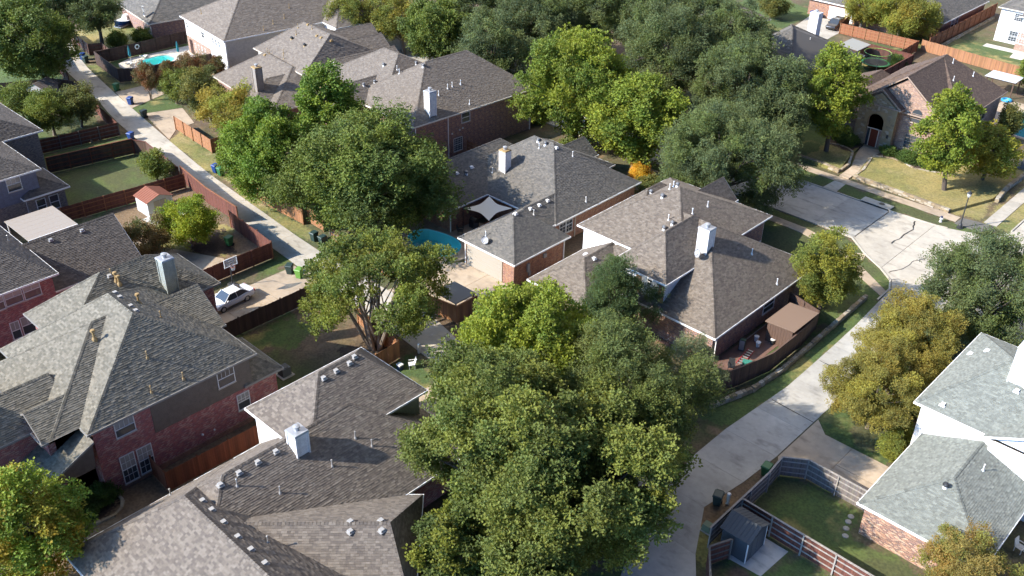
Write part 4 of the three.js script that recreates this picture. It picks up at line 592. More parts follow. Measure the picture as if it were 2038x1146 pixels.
{
  const g = house('C', 'tall_brick_house', 'two-storey brown brick house with steep brown roof and white chimney beside tree mass', { pal: PALS.tan, wall: BR.brown, trim: TRIM.cream, pipe: PL.white, blind: false });
  chimney(g, -0.98, -3.35, 5.2, 8.9, 0.95, 0.95, SD.white, PL.galv);
  downspout(g, -0.34, -5.5, 5.4); downspout(g, -0.34, -0.5, 5.4); downspout(g, -0.34, -19.3, 5.4);
  for (const [z, y] of [[-6.2, 2.9], [-7.4, 3.1], [-7.9, 3.2]]) part(g, 'wall_vent', boxGeo(-0.4, -0.28, y, y + 0.18, z, z + 0.18), PL.white);
}
{
  const g = house('G', 'white_siding_house', 'bright white two-storey house with pale green roof and low brick garage wing', { pal: PALS.green, wall: SD.white, trim: TRIM.white, walls: { 0: BR.rustic }, pipe: PL.white, turbine: PL.dark, blind: false });
  chimney(g, -11.73, -66.7, 6, 10.5, 1.2, 1.2, SD.white, PL.white);
}
{
  const g = house('E', 'gabled_brick_house', 'pinkish brick house with tall front gable, stone arched porch and dark brown roof', { pal: PALS.umber, wall: BR.pink, trim: TRIM.clay, pipe: PL.white, walls: { 2: BR.pink }, blind: false, frame: TRIM.clay });
  const zf = -115.86;                                            // stone porch front with a round arch
  const pf = new THREE.Shape([[-48.2, 0], [-43.25, 0], [-43.25, 5.7], [-45.7, 7.45], [-48.2, 5.7]].map((p) => new THREE.Vector2(...p)));
  const hole = new THREE.Path(); hole.moveTo(-46.75, 0.2); hole.lineTo(-46.75, 3.6); hole.absarc(-45.7, 3.6, 1.05, Math.PI, 0, true); hole.lineTo(-44.65, 0.2); hole.lineTo(-46.75, 0.2); pf.holes.push(hole);
  const st = part(g, 'porch_front', new THREE.ExtrudeGeometry(pf, { depth: 0.35, bevelEnabled: false }), mat([0.30, 0.235, 0.14], 0.95)); st.position.z = zf;
  for (let k = 0; k < 260; k++) { const x = rr(-48.0, -43.5), y = rr(0.25, 6.8); if ((Math.abs(x + 45.7) < 1.35 && y < 4.95) || y > 7.2 - Math.abs(x + 45.7) * 0.72) continue; const w = rr(0.12, 0.3), h = rr(0.08, 0.16); part(g, 'stone', boxGeo(x - w, x + w, y - h, y + h, zf + 0.34, zf + 0.37 + rnd() * 0.03), pick(STONE)); }
  part(g, 'door', boxGeo(-46.2, -45.2, 0.2, 2.5, -115.95, -115.88), mat([0.16, 0.035, 0.02], 0.4)); part(g, 'sidelight', boxGeo(-46.65, -46.3, 0.2, 2.5, -115.95, -115.88), glassMat); part(g, 'transom', boxGeo(-46.7, -44.7, 2.62, 4.6, -115.97, -115.9), glassMat);
  part(g, 'door_frame', new MB().box(-46.75, -44.65, 2.5, 2.62, -115.97, -115.84).box(-46.3, -46.2, 0.2, 2.5, -115.97, -115.84).box(-45.2, -45.1, 0.2, 2.5, -115.97, -115.84).geo(), TRIM.cream);
  part(g, 'arched_window', (() => { const q = new THREE.Shape(); q.moveTo(-41.85, 5.6); q.absarc(-41.2, 5.6, 0.65, Math.PI, 0, true); q.lineTo(-41.85, 5.6); const e = new THREE.ExtrudeGeometry(q, { depth: 0.06, bevelEnabled: false }); e.translate(0, 0, -116.5); return e; })(), glassMat);
  part(g, 'wall_lantern', boxGeo(-43.9, -43.7, 2.0, 2.4, -115.5, -115.35), PL.dark);
}
{
  const g = house('H', 'multi_gable_house', 'large house with pale brown hip roofs and tan chimney behind bright green trees', { pal: PALS.tan, wall: SD.cream, trim: TRIM.tan, walls: { 1: BR.brown, 2: BR.brown }, pipe: PL.copper, tab: 0.42, expo: 0.2, turbine: PL.dark });
  chimney(g, -1.6, 5.75, 2.5, 7.4, 0.95, 0.9, SD.tan, PL.copper);
}
{
  const g = house('I', 'white_poolside_house', 'tall white siding house above brick ground floor beside fenced pool', { pal: PALS.tan, wall: SD.white, trim: TRIM.white, pipe: PL.copper, tab: 0.42, expo: 0.2, blind: false });
  panelOn(g, 'brick_panel', '+z', -0.4, -14.8, -6.2, 0, 2.7, BR.pink); panelOn(g, 'brick_panel', '+x', -0.4, -0.5, -20, 0, 1.6, BR.pink); panelOn(g, 'siding_panel', '+x', -0.4, -0.5, -20, 1.6, 5.4, SD.cream);
  part(g, 'door', boxGeo(-13.9, -12.9, 0.1, 2.3, -0.36, -0.3), mat([0.05, 0.025, 0.02], 0.5)); downspout(g, -0.3, -0.3, 5.4);
  chimney(g, -9.5, -5.4, 6.5, 9.8, 1, 1, SD.white, PL.galv);
}
{
  const g = house('K', 'blue_siding_house', 'two-storey blue-grey siding house with stone ground floor and shingled bay', { pal: PALS.dusk, wall: SD.blue, trim: TRIM.white, walls: { 1: BR.grey, 2: BR.grey }, frame: PL.white });
  panelOn(g, 'stone_panel', '+x', -100.3, -33.6, -17, 0, 2.4, BR.grey);
  for (const z of [-33.2, -34.6]) windowOn(g, '+x', -99.9, z, 1.5, 0.9, 1.5, 1, 2, false);
}
{
  const g = house('J', 'dark_roof_house', 'red brick house with dark weathered roof wing, cut off at the left edge', { pal: PALS.dusk, wall: BR.red, trim: TRIM.white, pipe: PL.galv, blind: true });
}
house('L', 'far_brown_house', 'low brown brick house with dark roof behind pool fence', { pal: PALS.slate, wall: BR.brown, trim: TRIM.cream, tab: 0.5, expo: 0.24, blind: false });
{ const g = house('M', 'corner_white_house', 'white and pink brick two-storey house with many-paned windows in the far corner', { pal: PALS.slate, wall: SD.white, trim: TRIM.cream, tab: 0.5, expo: 0.24, blind: false }); panelOn(g, 'brick_panel', '+z', -170.4, -47.6, -36.4, 0, 2.9, BR.pink, 0.03); }
{
  const g = house('N', 'garage_house', 'brick house with white double garage door beyond the parked dark car', { pal: PALS.slate, wall: BR.orange, trim: TRIM.white, tab: 0.5, expo: 0.24, blind: false });
  const d = new THREE.Group(); d.name = 'garage_door'; g.add(d); for (let k = 0; k < 4; k++) part(d, 'panel', boxGeo(-77.6, -72.9, 0.03 + k * 0.56, 0.57 + k * 0.56, -164.0, -163.93), PL.white);
}
{ const g = house('O', 'oak_shaded_house', 'grey roofed house with white chimney half hidden behind live oaks', { pal: PALS.slate, wall: BR.brown, trim: TRIM.cream, tab: 0.5, expo: 0.24 }); chimney(g, -65.6, -134.8, 3.5, 9.3, 1.3, 1.2, SD.white, PL.white); }
house('P', 'distant_roof_house', 'distant grey roofed house peeking between the oak crowns', { pal: PALS.tan, wall: BR.brown, trim: TRIM.cream, tab: 0.5, expo: 0.24 });
// ---------- objects ----------
const CANC = { blue: mat([0.014, 0.055, 0.22], 0.45), green: mat([0.03, 0.14, 0.05], 0.5), dark: mat([0.025, 0.05, 0.045], 0.5), lime: mat([0.13, 0.30, 0.05], 0.5) };
function bin(label, color, x, z, turn) {
  const g = thing('wheelie_bin', label, 'trash bin', x, z, turn, 'wheeled bins along the alleys'), m = CANC[color];
  part(g, 'body', new MB().hex([V(-0.24, 0.08, 0.25), V(0.24, 0.08, 0.25), V(0.24, 0.08, -0.25), V(-0.24, 0.08, -0.25)], [V(-0.33, 0.98, 0.36), V(0.33, 0.98, 0.36), V(0.33, 0.98, -0.34), V(-0.33, 0.98, -0.34)]).geo(), m);
  part(g, 'rim', new MB().box(-0.36, 0.36, 0.93, 0.99, -0.37, 0.39).geo(), m);
  part(g, 'lid', new MB().hex([V(-0.35, 1.0, 0.4), V(0.35, 1.0, 0.4), V(0.35, 1.0, -0.36), V(-0.35, 1.0, -0.36)], [V(-0.3, 1.06, 0.34), V(0.3, 1.06, 0.34), V(0.3, 1.1, -0.32), V(-0.3, 1.1, -0.32)]).geo(), m);
  part(g, 'handle', new MB().tube([V(-0.26, 0.97, -0.36), V(-0.26, 1.0, -0.46), V(0.26, 1.0, -0.46), V(0.26, 0.97, -0.36)], [0.022, 0.022, 0.022, 0.022], 6).geo(), m);
  for (const s of [-1, 1]) part(g, 'wheel', new MB().tube([V(s * 0.24, 0.13, -0.28), V(s * 0.31, 0.13, -0.28)], [0.13, 0.13], 12).geo(), PL.dark);
}
for (const a of [
  ['blue bin beside dark green bin at the far alley fence', 'blue', -145.6, -59.7, 0.4], ['dark green bin beside blue bin at the far alley fence', 'dark', -144.0, -59.4, 0.2], ['green bin on the grass edge outside the pool fence', 'green', -130.1, -57.1, 0.3],
  ['blue bin standing alone on driveway by small grass island', 'blue', -123.9, -55.9, 0.5], ['dark green bin at the tip of small grass island', 'dark', -118.4, -54.9, 0.1], ['blue bin behind dark capped yard fence by the alley', 'blue', -112.7, -50.0, 0.3], ['blue bin beside green bin under bright green tree', 'blue', -97.1, -52.4, 0.2], ['green bin beside blue bin under bright green tree', 'green', -96.0, -52.4, 0.1],
  ['dark green bin with wheels, farther of two by orange fence', 'dark', -75.6, -50.7, 0.1], ['dark green bin, nearer of two by orange fence', 'dark', -74.3, -50.8, 0], ['dark teal bin on thin grass near basketball hoop fence', 'dark', -71.9, -45.0, 0.6], ['bright lime green bin beside dark teal bin', 'lime', -70.6, -45.2, 0.4],
  ['green bin in the yard beside lime green tree', 'green', -80.9, -43.9, 0.2], ['green bin outside grey fence on the narrow street', 'green', -23.1, -52.9, 0.1], ['dark bin in tree shade at the alley corner', 'dark', -24.0, -47.8, 0.3], ['blue bin beside white garage door', 'blue', -80.0, -162.7, 0], ['lime green bin beside white garage door', 'lime', -78.9, -162.8, 0],
]) bin(...a);

function car(label, kind, x, z, turn, paint) {
  const g = thing('parked_car', label, 'car', x, z, turn), suv = kind === 'suv', L = suv ? 2.3 : 2.28, W = suv ? 0.95 : 0.88, H = suv ? 1.68 : 1.46, belt = suv ? 1.02 : 0.9;
  const pm = new THREE.MeshPhysicalMaterial({ color: lin(...paint), roughness: 0.35, clearcoat: 1, clearcoatRoughness: 0.05, side: THREE.DoubleSide });
  // body sections along z (front is +z): [z, half width, lower y, upper y]
  const sec = suv ? [[-L, 0.8, 0.45, 0.85], [-L + 0.1, 0.9, 0.33, 1.0], [-1.2, W, 0.28, belt], [0.9, W, 0.28, belt], [1.6, W - 0.02, 0.3, 0.97], [L - 0.12, 0.86, 0.36, 0.86], [L, 0.7, 0.45, 0.7]] : [[-L, 0.72, 0.5, 0.82], [-L + 0.1, 0.84, 0.34, 0.98], [-1.3, W, 0.27, 0.97], [-0.2, W, 0.26, belt], [0.9, W, 0.26, 0.9], [1.5, W - 0.02, 0.28, 0.82], [L - 0.14, 0.8, 0.34, 0.7], [L, 0.6, 0.45, 0.6]];
  const ring = ([zz, w, a, b]) => [V(-w * 0.9, a, zz), V(w * 0.9, a, zz), V(w * 0.98, a + 0.1, zz), V(w, a + (b - a) * 0.5, zz), V(w * 0.97, b - 0.1, zz), V(w * 0.86, b, zz), V(0, b + 0.03, zz), V(-w * 0.86, b, zz), V(-w * 0.97, b - 0.1, zz), V(-w, a + (b - a) * 0.5, zz), V(-w * 0.98, a + 0.1, zz)];
  const loft = (S, close = true) => { const m = new MB(); for (let i = 0; i < S.length - 1; i++) { const A = S[i], B = S[i + 1]; for (let k = 0; k < A.length; k++) { const j = (k + 1) % A.length; m.quad(A[k], B[k], B[j], A[j]); } } if (close) { m.poly(S[0]); m.poly([...S[S.length - 1]].reverse()); } const q = m.geo(); ['uv', 'normal', 'color'].forEach((k) => q.deleteAttribute(k)); const v = mergeVertices(q, 0.001); v.computeVertexNormals(); return v; };
  part(g, 'body', loft(sec.map(ring)), pm);
  const base = suv ? [-2.15, 1.15] : [-1.75, 1.05], top = suv ? [-1.85, 0.35] : [-0.95, 0.35], wt = suv ? 0.74 : 0.62, bw = W * 0.9, gl = new MB();
  const b4 = [V(-bw, belt - 0.02, base[1]), V(bw, belt - 0.02, base[1]), V(bw, belt - 0.02, base[0]), V(-bw, belt - 0.02, base[0])], t4 = [V(-wt, H - 0.03, top[1]), V(wt, H - 0.03, top[1]), V(wt, H - 0.03, top[0]), V(-wt, H - 0.03, top[0])];
  for (const [n, i, j] of [['windshield', 0, 1], ['side_window', 1, 2], ['rear_window', 2, 3], ['side_window', 3, 0]]) part(g, n, new MB().quad(b4[i], b4[j], t4[j], t4[i]).geo(), glassMat);
  const rz = (k) => [V(-wt - 0.02, H - 0.05, top[k]), V(-wt * 0.7, H, top[k] + (k ? -0.12 : 0.12)), V(wt * 0.7, H, top[k] + (k ? -0.12 : 0.12)), V(wt + 0.02, H - 0.05, top[k])], r0 = rz(1), r1 = rz(0), rf = new MB();
  for (let k = 0; k < 3; k++) rf.quad(r0[k], r0[k + 1], r1[k + 1], r1[k]); rf.quad(V(-wt - 0.02, H - 0.05, top[1]), V(wt + 0.02, H - 0.05, top[1]), r0[2], r0[1]); rf.quad(V(wt + 0.02, H - 0.05, top[0]), V(-wt - 0.02, H - 0.05, top[0]), r1[1], r1[2]); part(g, 'roof', rf.geo(), pm);
  const pl = new MB(); for (let i = 0; i < 4; i++) pl.tube([b4[i], t4[i]], [0.045, 0.04], 5); for (const s of [-1, 1]) { const a = V(s * bw, belt, -0.35), b = V(s * wt, H - 0.04, -0.3); pl.tube([a, b], [0.03, 0.03], 5); } part(g, 'pillar', pl.geo(), pm);
  for (const s of [-1, 1]) for (const zz of suv ? [-1.4, 1.4] : [-1.3, 1.32]) { const w = new THREE.Group(); w.name = 'wheel'; w.position.set(s * (W - 0.1), 0.32, zz); g.add(w); part(w, 'tyre', new MB().tube([V(-0.11, 0, 0), V(-0.08, 0, 0), V(0.08, 0, 0), V(0.11, 0, 0)], [0.29, 0.32, 0.32, 0.29], 18).geo(), PL.dark); part(w, 'rim', new MB().tube([V(s * 0.1, 0, 0), V(s * 0.125, 0, 0)], [0.2, 0.19], 14).geo(), PL.metal); }
  for (const s of [-1, 1]) { part(g, 'headlight', boxGeo(s * 0.62 - 0.14, s * 0.62 + 0.14, 0.62, 0.76, L - 0.2, L - 0.06), PL.metal); part(g, 'tail_light', boxGeo(s * 0.7 - 0.12, s * 0.7 + 0.12, 0.72, 0.92, -L - 0.02, -L + 0.12), mat([0.35, 0.01, 0.01], 0.3)); part(g, 'mirror', boxGeo(s * (W + 0.04) - 0.07, s * (W + 0.04) + 0.07, belt, belt + 0.13, 0.72, 0.86), pm); part(g, 'door_handle', boxGeo(s * W - 0.012, s * W + 0.012, belt - 0.17, belt - 0.14, -0.3, -0.12), pm); }
}
car('white sedan parked on driveway beside dark fences', 'sedan', -71.35, -37.9, 0.06, [0.72, 0.73, 0.75]);
car('black crossover parked before white garage door', 'suv', -73.9, -159.6, 0.1, [0.012, 0.012, 0.016]);
{
  const g = thing('basketball_hoop', 'portable basketball hoop with clear backboard beside white sedan', 'basketball hoop', -73.9, -39.8);
  part(g, 'base', new MB().box(-0.5, 0.5, 0.04, 0.24, -0.35, 0.35, undefined, 0.08).geo(), PL.dark); part(g, 'pole', new MB().tube([V(0, 0.2, 0), V(0.1, 2.6, 0.05), V(1.1, 3.3, 0.45)], [0.06, 0.055, 0.05], 8).geo(), PL.dark);
  const b = new THREE.Group(); b.name = 'backboard'; b.position.set(1.35, 3.45, 0.6); b.rotation.y = Math.PI / 2; g.add(b);
  part(b, 'glass', boxGeo(-0.66, 0.66, -0.4, 0.4, -0.01, 0.01), new THREE.MeshPhysicalMaterial({ color: lin(0.85, 0.88, 0.9), transmission: 0.8, roughness: 0.1, side: THREE.DoubleSide }));
  part(b, 'frame', new MB().box(-0.7, 0.7, 0.38, 0.44, -0.03, 0.03).box(-0.7, 0.7, -0.44, -0.38, -0.03, 0.03).box(-0.7, -0.64, -0.38, 0.38, -0.03, 0.03).box(0.64, 0.7, -0.38, 0.38, -0.03, 0.03).box(-0.25, 0.25, -0.12, -0.08, 0.011, 0.02).box(-0.25, 0.25, 0.14, 0.18, 0.011, 0.02).geo(), PL.white);
  const ring = []; for (let k = 0; k <= 14; k++) ring.push(V(1.62 + 0.23 * Math.cos(k / 7 * Math.PI), 3.1, 0.6 + 0.23 * Math.sin(k / 7 * Math.PI))); part(g, 'rim', new MB().tube(ring, ring.map(() => 0.016), 5, undefined, false).geo(), mat([0.5, 0.08, 0.02], 0.5));
  const net = new MB(); for (let k = 0; k < 12; k++) { const a = k / 6 * Math.PI, c = (k + 1) / 6 * Math.PI; net.tube([V(1.62 + 0.22 * Math.cos(a), 3.09, 0.6 + 0.22 * Math.sin(a)), V(1.62 + 0.13 * Math.cos(c), 2.7, 0.6 + 0.13 * Math.sin(c))], [0.012, 0.012], 4); net.tube([V(1.62 + 0.22 * Math.cos(c), 3.09, 0.6 + 0.22 * Math.sin(c)), V(1.62 + 0.13 * Math.cos(a), 2.7, 0.6 + 0.13 * Math.sin(a))], [0.012, 0.012], 4); } part(g, 'net', net.geo(), PL.white);
}
function shed(name, label, x, z, turn, w, d, h, rise, wall, roofM, doorM, ov = 0.15) {
  const g = thing(name, label, 'shed', x, z, turn), W = w / 2, D = d / 2, m = new MB();
  m.box(-W, W, 0, h, -D, D); part(g, 'wall', m.geo(), wall);
  const gb = new MB(); for (const s of [-1, 1]) gb.tri(V(-W, h, s * D), V(W, h, s * D), V(0, h + rise, s * D)); part(g, 'gable_wall', gb.geo(), wall);
  for (const s of [-1, 1]) { const r = new MB(), e = (y, xx, zz) => V(xx, y, zz), y0 = h - ov * rise / W; r.hex([e(y0, s * (W + ov), D + ov), e(h + rise, 0, D + ov), e(h + rise, 0, -D - ov), e(y0, s * (W + ov), -D - ov)], [e(y0 + 0.05, s * (W + ov), D + ov), e(h + rise + 0.05, 0, D + ov), e(h + rise + 0.05, 0, -D - ov), e(y0 + 0.05, s * (W + ov), -D - ov)]); part(g, 'roof_panel', r.geo(), roofM); for (let k = 0; k < 7; k++) { const zz = -D + d * (k + 0.5) / 7; const q = new MB().hex([e(y0 + 0.05, s * (W + ov), zz + 0.03), e(h + rise + 0.05, 0, zz + 0.03), e(h + rise + 0.05, 0, zz - 0.03), e(y0 + 0.05, s * (W + ov), zz - 0.03)], [e(y0 + 0.08, s * (W + ov), zz + 0.02), e(h + rise + 0.08, 0, zz + 0.02), e(h + rise + 0.08, 0, zz - 0.02), e(y0 + 0.08, s * (W + ov), zz - 0.02)]); part(g, 'roof_rib', q.geo(), roofM); } }
  for (const s of [-1, 1]) part(g, 'door', boxGeo(s * w * 0.13 - w * 0.12, s * w * 0.13 + w * 0.12, 0.08, h - 0.12, D, D + 0.03), doorM);
  part(g, 'trim', new MB().box(-W - 0.03, -W + 0.05, 0, h, D - 0.05, D + 0.02).box(W - 0.05, W + 0.03, 0, h, D - 0.05, D + 0.02).geo(), TRIM.white);
}
shed('metal_shed', 'white metal garden shed with rust red ribbed roof', -93.4, -42.6, Math.PI / 2, 2.9, 2.6, 1.8, 0.55, mat([0.55, 0.56, 0.56], 0.6), mat([0.24, 0.085, 0.05], 0.8), mat([0.40, 0.36, 0.28], 0.7));
shed('garden_shed', 'small pale garden shed with brown shingle roof, far garden', -134.0, -48.6, 0.5, 2.8, 2.8, 1.9, 0.7, mat([0.36, 0.33, 0.30], 0.7), mat([0.15, 0.12, 0.10], 0.9), mat([0.42, 0.40, 0.37], 0.7));
shed('plastic_shed', 'dark grey plastic shed behind reddish fence', -20.55, -45.6, Math.PI / 2, 2.4, 2.0, 2.0, 0.6, mat([0.075, 0.085, 0.095], 0.6), mat([0.06, 0.07, 0.08], 0.6), mat([0.10, 0.11, 0.12], 0.6));
{
  const g = thing('storage_shed', 'brown flat-roofed storage shed against tall dark fence', 'shed', -31.2, -70.3);
  for (let k = 0; k < 16; k++) part(g, 'board', boxGeo(-1.3, -1.26, 0, 2.0, -1.95 + k * 0.245, -1.72 + k * 0.245), WOOD.brown); for (let k = 0; k < 9; k++) part(g, 'board', boxGeo(-1.25 + k * 0.27, -1.0 + k * 0.27, 0, 2.0, 1.92, 1.96), WOOD.brown);
  part(g, 'wall', boxGeo(-1.25, 1.1, 0, 2.0, -1.95, 1.9), WOOD.brown); part(g, 'roof', new MB().hex([V(-1.5, 2.02, 2.15), V(1.4, 2.2, 2.15), V(1.4, 2.2, -2.15), V(-1.5, 2.02, -2.15)], [V(-1.5, 2.1, 2.15), V(1.4, 2.28, 2.15), V(1.4, 2.28, -2.15), V(-1.5, 2.1, -2.15)]).geo(), mat([0.19, 0.125, 0.085], 0.85));
}
{
  const g = thing('patio_cover', 'flat pale panelled patio cover beside blue-grey house', 'patio cover', -94, -30.7);
  for (let k = 0; k < 6; k++) part(g, 'roof_panel', boxGeo(-2.8 + k * 0.93, -1.88 + k * 0.93, 2.55, 2.63, -2.5, 2.5), mat([0.30, 0.265, 0.23], 0.7)); for (const [a, b] of [[-2.6, 2.3], [2.6, 2.3], [-2.6, -2.3], [2.6, -2.3]]) part(g, 'post', boxGeo(a - 0.06, a + 0.06, 0, 2.55, b - 0.06, b + 0.06), PL.white); part(g, 'gutter', boxGeo(2.8, 2.9, 2.5, 2.64, -2.5, 2.5), PL.white);
}
{
  const g = thing('carport_cover', 'small grey flat cover over fence corner by tan driveway', 'cover', -55.4, -51.9);
  part(g, 'roof', new MB().box(-1.6, 1.3, 2.0, 2.1, -1.3, 1.3).geo(), mat([0.11, 0.12, 0.13], 0.7)); for (const [a, b] of [[-1.4, 1.1], [1.1, 1.1], [-1.4, -1.1], [1.1, -1.1]]) part(g, 'post', boxGeo(a - 0.05, a + 0.05, 0, 2, b - 0.05, b + 0.05), WOOD.brown);
}
{
  const g = thing('lean_to_shed', 'cedar lean-to shed with pale flat roof near trampoline', 'shed', -63.9, -146.4);
  part(g, 'wall', boxGeo(-1.3, 1.3, 0, 2.2, -2, 2), WOOD.cedar); part(g, 'roof', new MB().hex([V(-1.6, 2.5, 2.2), V(1.6, 2.2, 2.2), V(1.6, 2.2, -2.2), V(-1.6, 2.5, -2.2)], [V(-1.6, 2.58, 2.2), V(1.6, 2.28, 2.2), V(1.6, 2.28, -2.2), V(-1.6, 2.58, -2.2)]).geo(), mat([0.30, 0.30, 0.27], 0.7));
}
{
  const g = thing('trampoline', 'round trampoline with green padding and safety net', 'trampoline', -59.5, -145.2);
  const ring = (r, y) => Array.from({ length: 25 }, (_, k) => V(r * Math.cos(k / 12 * Math.PI), y, r * Math.sin(k / 12 * Math.PI)));
  part(g, 'mat', new MB().lathe(0, 0, [[1.75, 0.9], [0, 0.9]], 24).geo(), PL.dark); part(g, 'padding', new MB().lathe(0, 0, [[2.15, 0.87], [2.15, 0.93], [1.76, 0.94]], 24).geo(), mat([0.05, 0.22, 0.08], 0.6));
  part(g, 'frame', new MB().tube(ring(2.1, 0.86), ring(2.1, 0).map(() => 0.03), 5, undefined, false).geo(), PL.galv); part(g, 'net_ring', new MB().tube(ring(2.0, 2.5), ring(2, 0).map(() => 0.03), 5, undefined, false).geo(), mat([0.25, 0.45, 0.08], 0.6));
  for (let k = 0; k < 6; k++) { const a = k / 3 * Math.PI, x = 2.1 * Math.cos(a), z = 2.1 * Math.sin(a); part(g, 'leg', new MB().tube([V(x, 0, z), V(x, 0.88, z)], [0.03, 0.03], 6).geo(), PL.galv); part(g, 'net_pole', new MB().tube([V(x, 0.9, z), V(x * 1.05, 1.8, z * 1.05), V(x * 0.95, 2.5, z * 0.95)], [0.03, 0.03, 0.03], 6).geo(), PL.dark); }
  part(g, 'net', new MB().lathe(0, 0, [[2.0, 0.95], [2.0, 2.48]], 24).geo(), new THREE.MeshPhysicalMaterial({ color: lin(0.03, 0.035, 0.03), transparent: true, opacity: 0.35, roughness: 1, side: THREE.DoubleSide }));
}
{
  const g = thing('pergola', 'white-topped pergola beside the fenced pool', 'pergola', -41.5, -148.2);
  for (let k = 0; k < 7; k++) part(g, 'roof_panel', boxGeo(-2.2 + k * 0.63, -1.59 + k * 0.63, 2.5, 2.56, -1.7, 1.7), mat([0.58, 0.60, 0.62], 0.5)); for (const [a, b] of [[-1.9, 1.4], [1.9, 1.4], [-1.9, -1.4], [1.9, -1.4]]) part(g, 'post', boxGeo(a - 0.08, a + 0.08, 0, 2.3, b - 0.08, b + 0.08), WOOD.brown); for (const b of [-1.4, 1.4]) part(g, 'beam', boxGeo(-2.3, 2.3, 2.3, 2.48, b - 0.06, b + 0.06), WOOD.brown);
}
{
  const P = [[-65.9, 3.0, -66.8], [-62.6, 2.75, -66.9], [-62.5, 2.65, -63.3], [-66.2, 2.7, -63.3]].map((p) => V(p[0] + 66, p[1], p[2] + 63)), g = thing('shade_sail', 'pale grey four-cornered shade sail over the courtyard', 'shade sail', -66, -63), m = new MB(), n = 10;
  const f = (i, j) => { const u = i / n, v = j / n, p = P[0].clone().multiplyScalar((1 - u) * (1 - v)).add(P[1].clone().multiplyScalar(u * (1 - v))).add(P[2].clone().multiplyScalar(u * v)).add(P[3].clone().multiplyScalar((1 - u) * v)), c = P[0].clone().add(P[1]).add(P[2]).add(P[3]).multiplyScalar(0.25); const pull = Math.max(Math.sin(Math.PI * u) * Math.abs(2 * v - 1) ** 3, Math.sin(Math.PI * v) * Math.abs(2 * u - 1) ** 3); p.lerp(c, 0.28 * pull); return p; };
  for (let i = 0; i < n; i++) for (let j = 0; j < n; j++) m.quad(f(i, j), f(i, j + 1), f(i + 1, j + 1), f(i + 1, j)); part(g, 'cloth', m.geo(), mat([0.66, 0.64, 0.56], 0.9));
  for (const k of [0, 1, 2, 3]) part(g, 'post', new MB().tube([V(P[k].x + (k === 1 || k === 2 ? 0.15 : -0.15), 0, P[k].z), V(P[k].x + (k === 1 || k === 2 ? 0.12 : -0.12), P[k].y + 0.1, P[k].z)], [0.05, 0.045], 8).geo(), PL.dark);
}
{
  const g = thing('street_lamp', 'black street lamp post with lantern at the street bend', 'street lamp', -28.7, -102.4);
  part(g, 'base', new MB().lathe(0, 0, [[0.36, 0], [0.36, 0.1], [0.24, 0.12], [0.22, 0.4], [0.13, 0.55], [0.08, 0.7]], 12).geo(), PL.dark); part(g, 'pole', new MB().lathe(0, 0, [[0.075, 0.6], [0.055, 3.7], [0.09, 3.75]], 10).geo(), PL.dark);
  part(g, 'lantern', new MB().lathe(0, 0, [[0.1, 3.75], [0.2, 3.95], [0.22, 4.2]], 8).geo(), new THREE.MeshPhysicalMaterial({ color: lin(0.7, 0.7, 0.66), roughness: 0.3, transmission: 0.3, side: THREE.DoubleSide })); part(g, 'lantern_cap', new MB().lathe(0, 0, [[0.28, 4.2], [0.2, 4.33], [0.06, 4.42], [0, 4.5]], 8).geo(), PL.dark);
}
{
  const g = thing('fire_hydrant', 'white fire hydrant with dark cap on the verge', 'fire hydrant', -30.8, -102.3);
  part(g, 'body', new MB().lathe(0, 0, [[0.17, 0], [0.17, 0.06], [0.11, 0.08], [0.11, 0.5], [0.15, 0.52], [0.15, 0.56]], 12).geo(), PL.white); part(g, 'bonnet', new MB().lathe(0, 0, [[0.15, 0.56], [0.13, 0.66], [0.06, 0.73], [0, 0.76]], 12).geo(), mat([0.02, 0.03, 0.08], 0.5)); for (const a of [0, 2, 4]) part(g, 'nozzle', new MB().tube([V(0.08 * Math.cos(a), 0.42, 0.08 * Math.sin(a)), V(0.2 * Math.cos(a), 0.42, 0.2 * Math.sin(a))], [0.06, 0.06], 8).geo(), PL.white);
}
{
  const g = thing('storm_inlet', 'concrete storm drain inlet slab with round manhole lid at kerb', 'storm drain', -37.75, -101.2);
  part(g, 'slab', new MB().box(-1.75, 1.75, 0.04, 0.18, -0.65, 0.55).geo(), CONC.pale[0]); part(g, 'opening', boxGeo(-1.6, 1.6, 0.02, 0.13, 0.551, 0.57), PL.dark); part(g, 'manhole_lid', new MB().lathe(0.5, -0.2, [[0.32, 0.18], [0.32, 0.2], [0.24, 0.2], [0.22, 0.19], [0, 0.19]], 16).geo(), mat([0.05, 0.045, 0.04], 0.6));
}
function acUnit(label, x, z) { const g = thing('air_conditioner', label, 'air conditioner', x, z); part(g, 'pad', boxGeo(-0.6, 0.6, 0, 0.09, -0.6, 0.6), CONC.pale[0]); part(g, 'cabinet', new MB().box(-0.42, 0.42, 0.09, 0.85, -0.42, 0.42, undefined, 0.02).geo(), mat([0.09, 0.10, 0.10], 0.6)); part(g, 'fan_grille', new MB().lathe(0, 0, [[0.36, 0.85], [0.34, 0.9], [0.1, 0.92], [0, 0.92]], 16).geo(), PL.dark); }
acUnit('dark air conditioner beside orange brick garage wall', -53.5, -62.6); acUnit('pale-topped air conditioner behind red brick house bay', -58.6, -35.0);
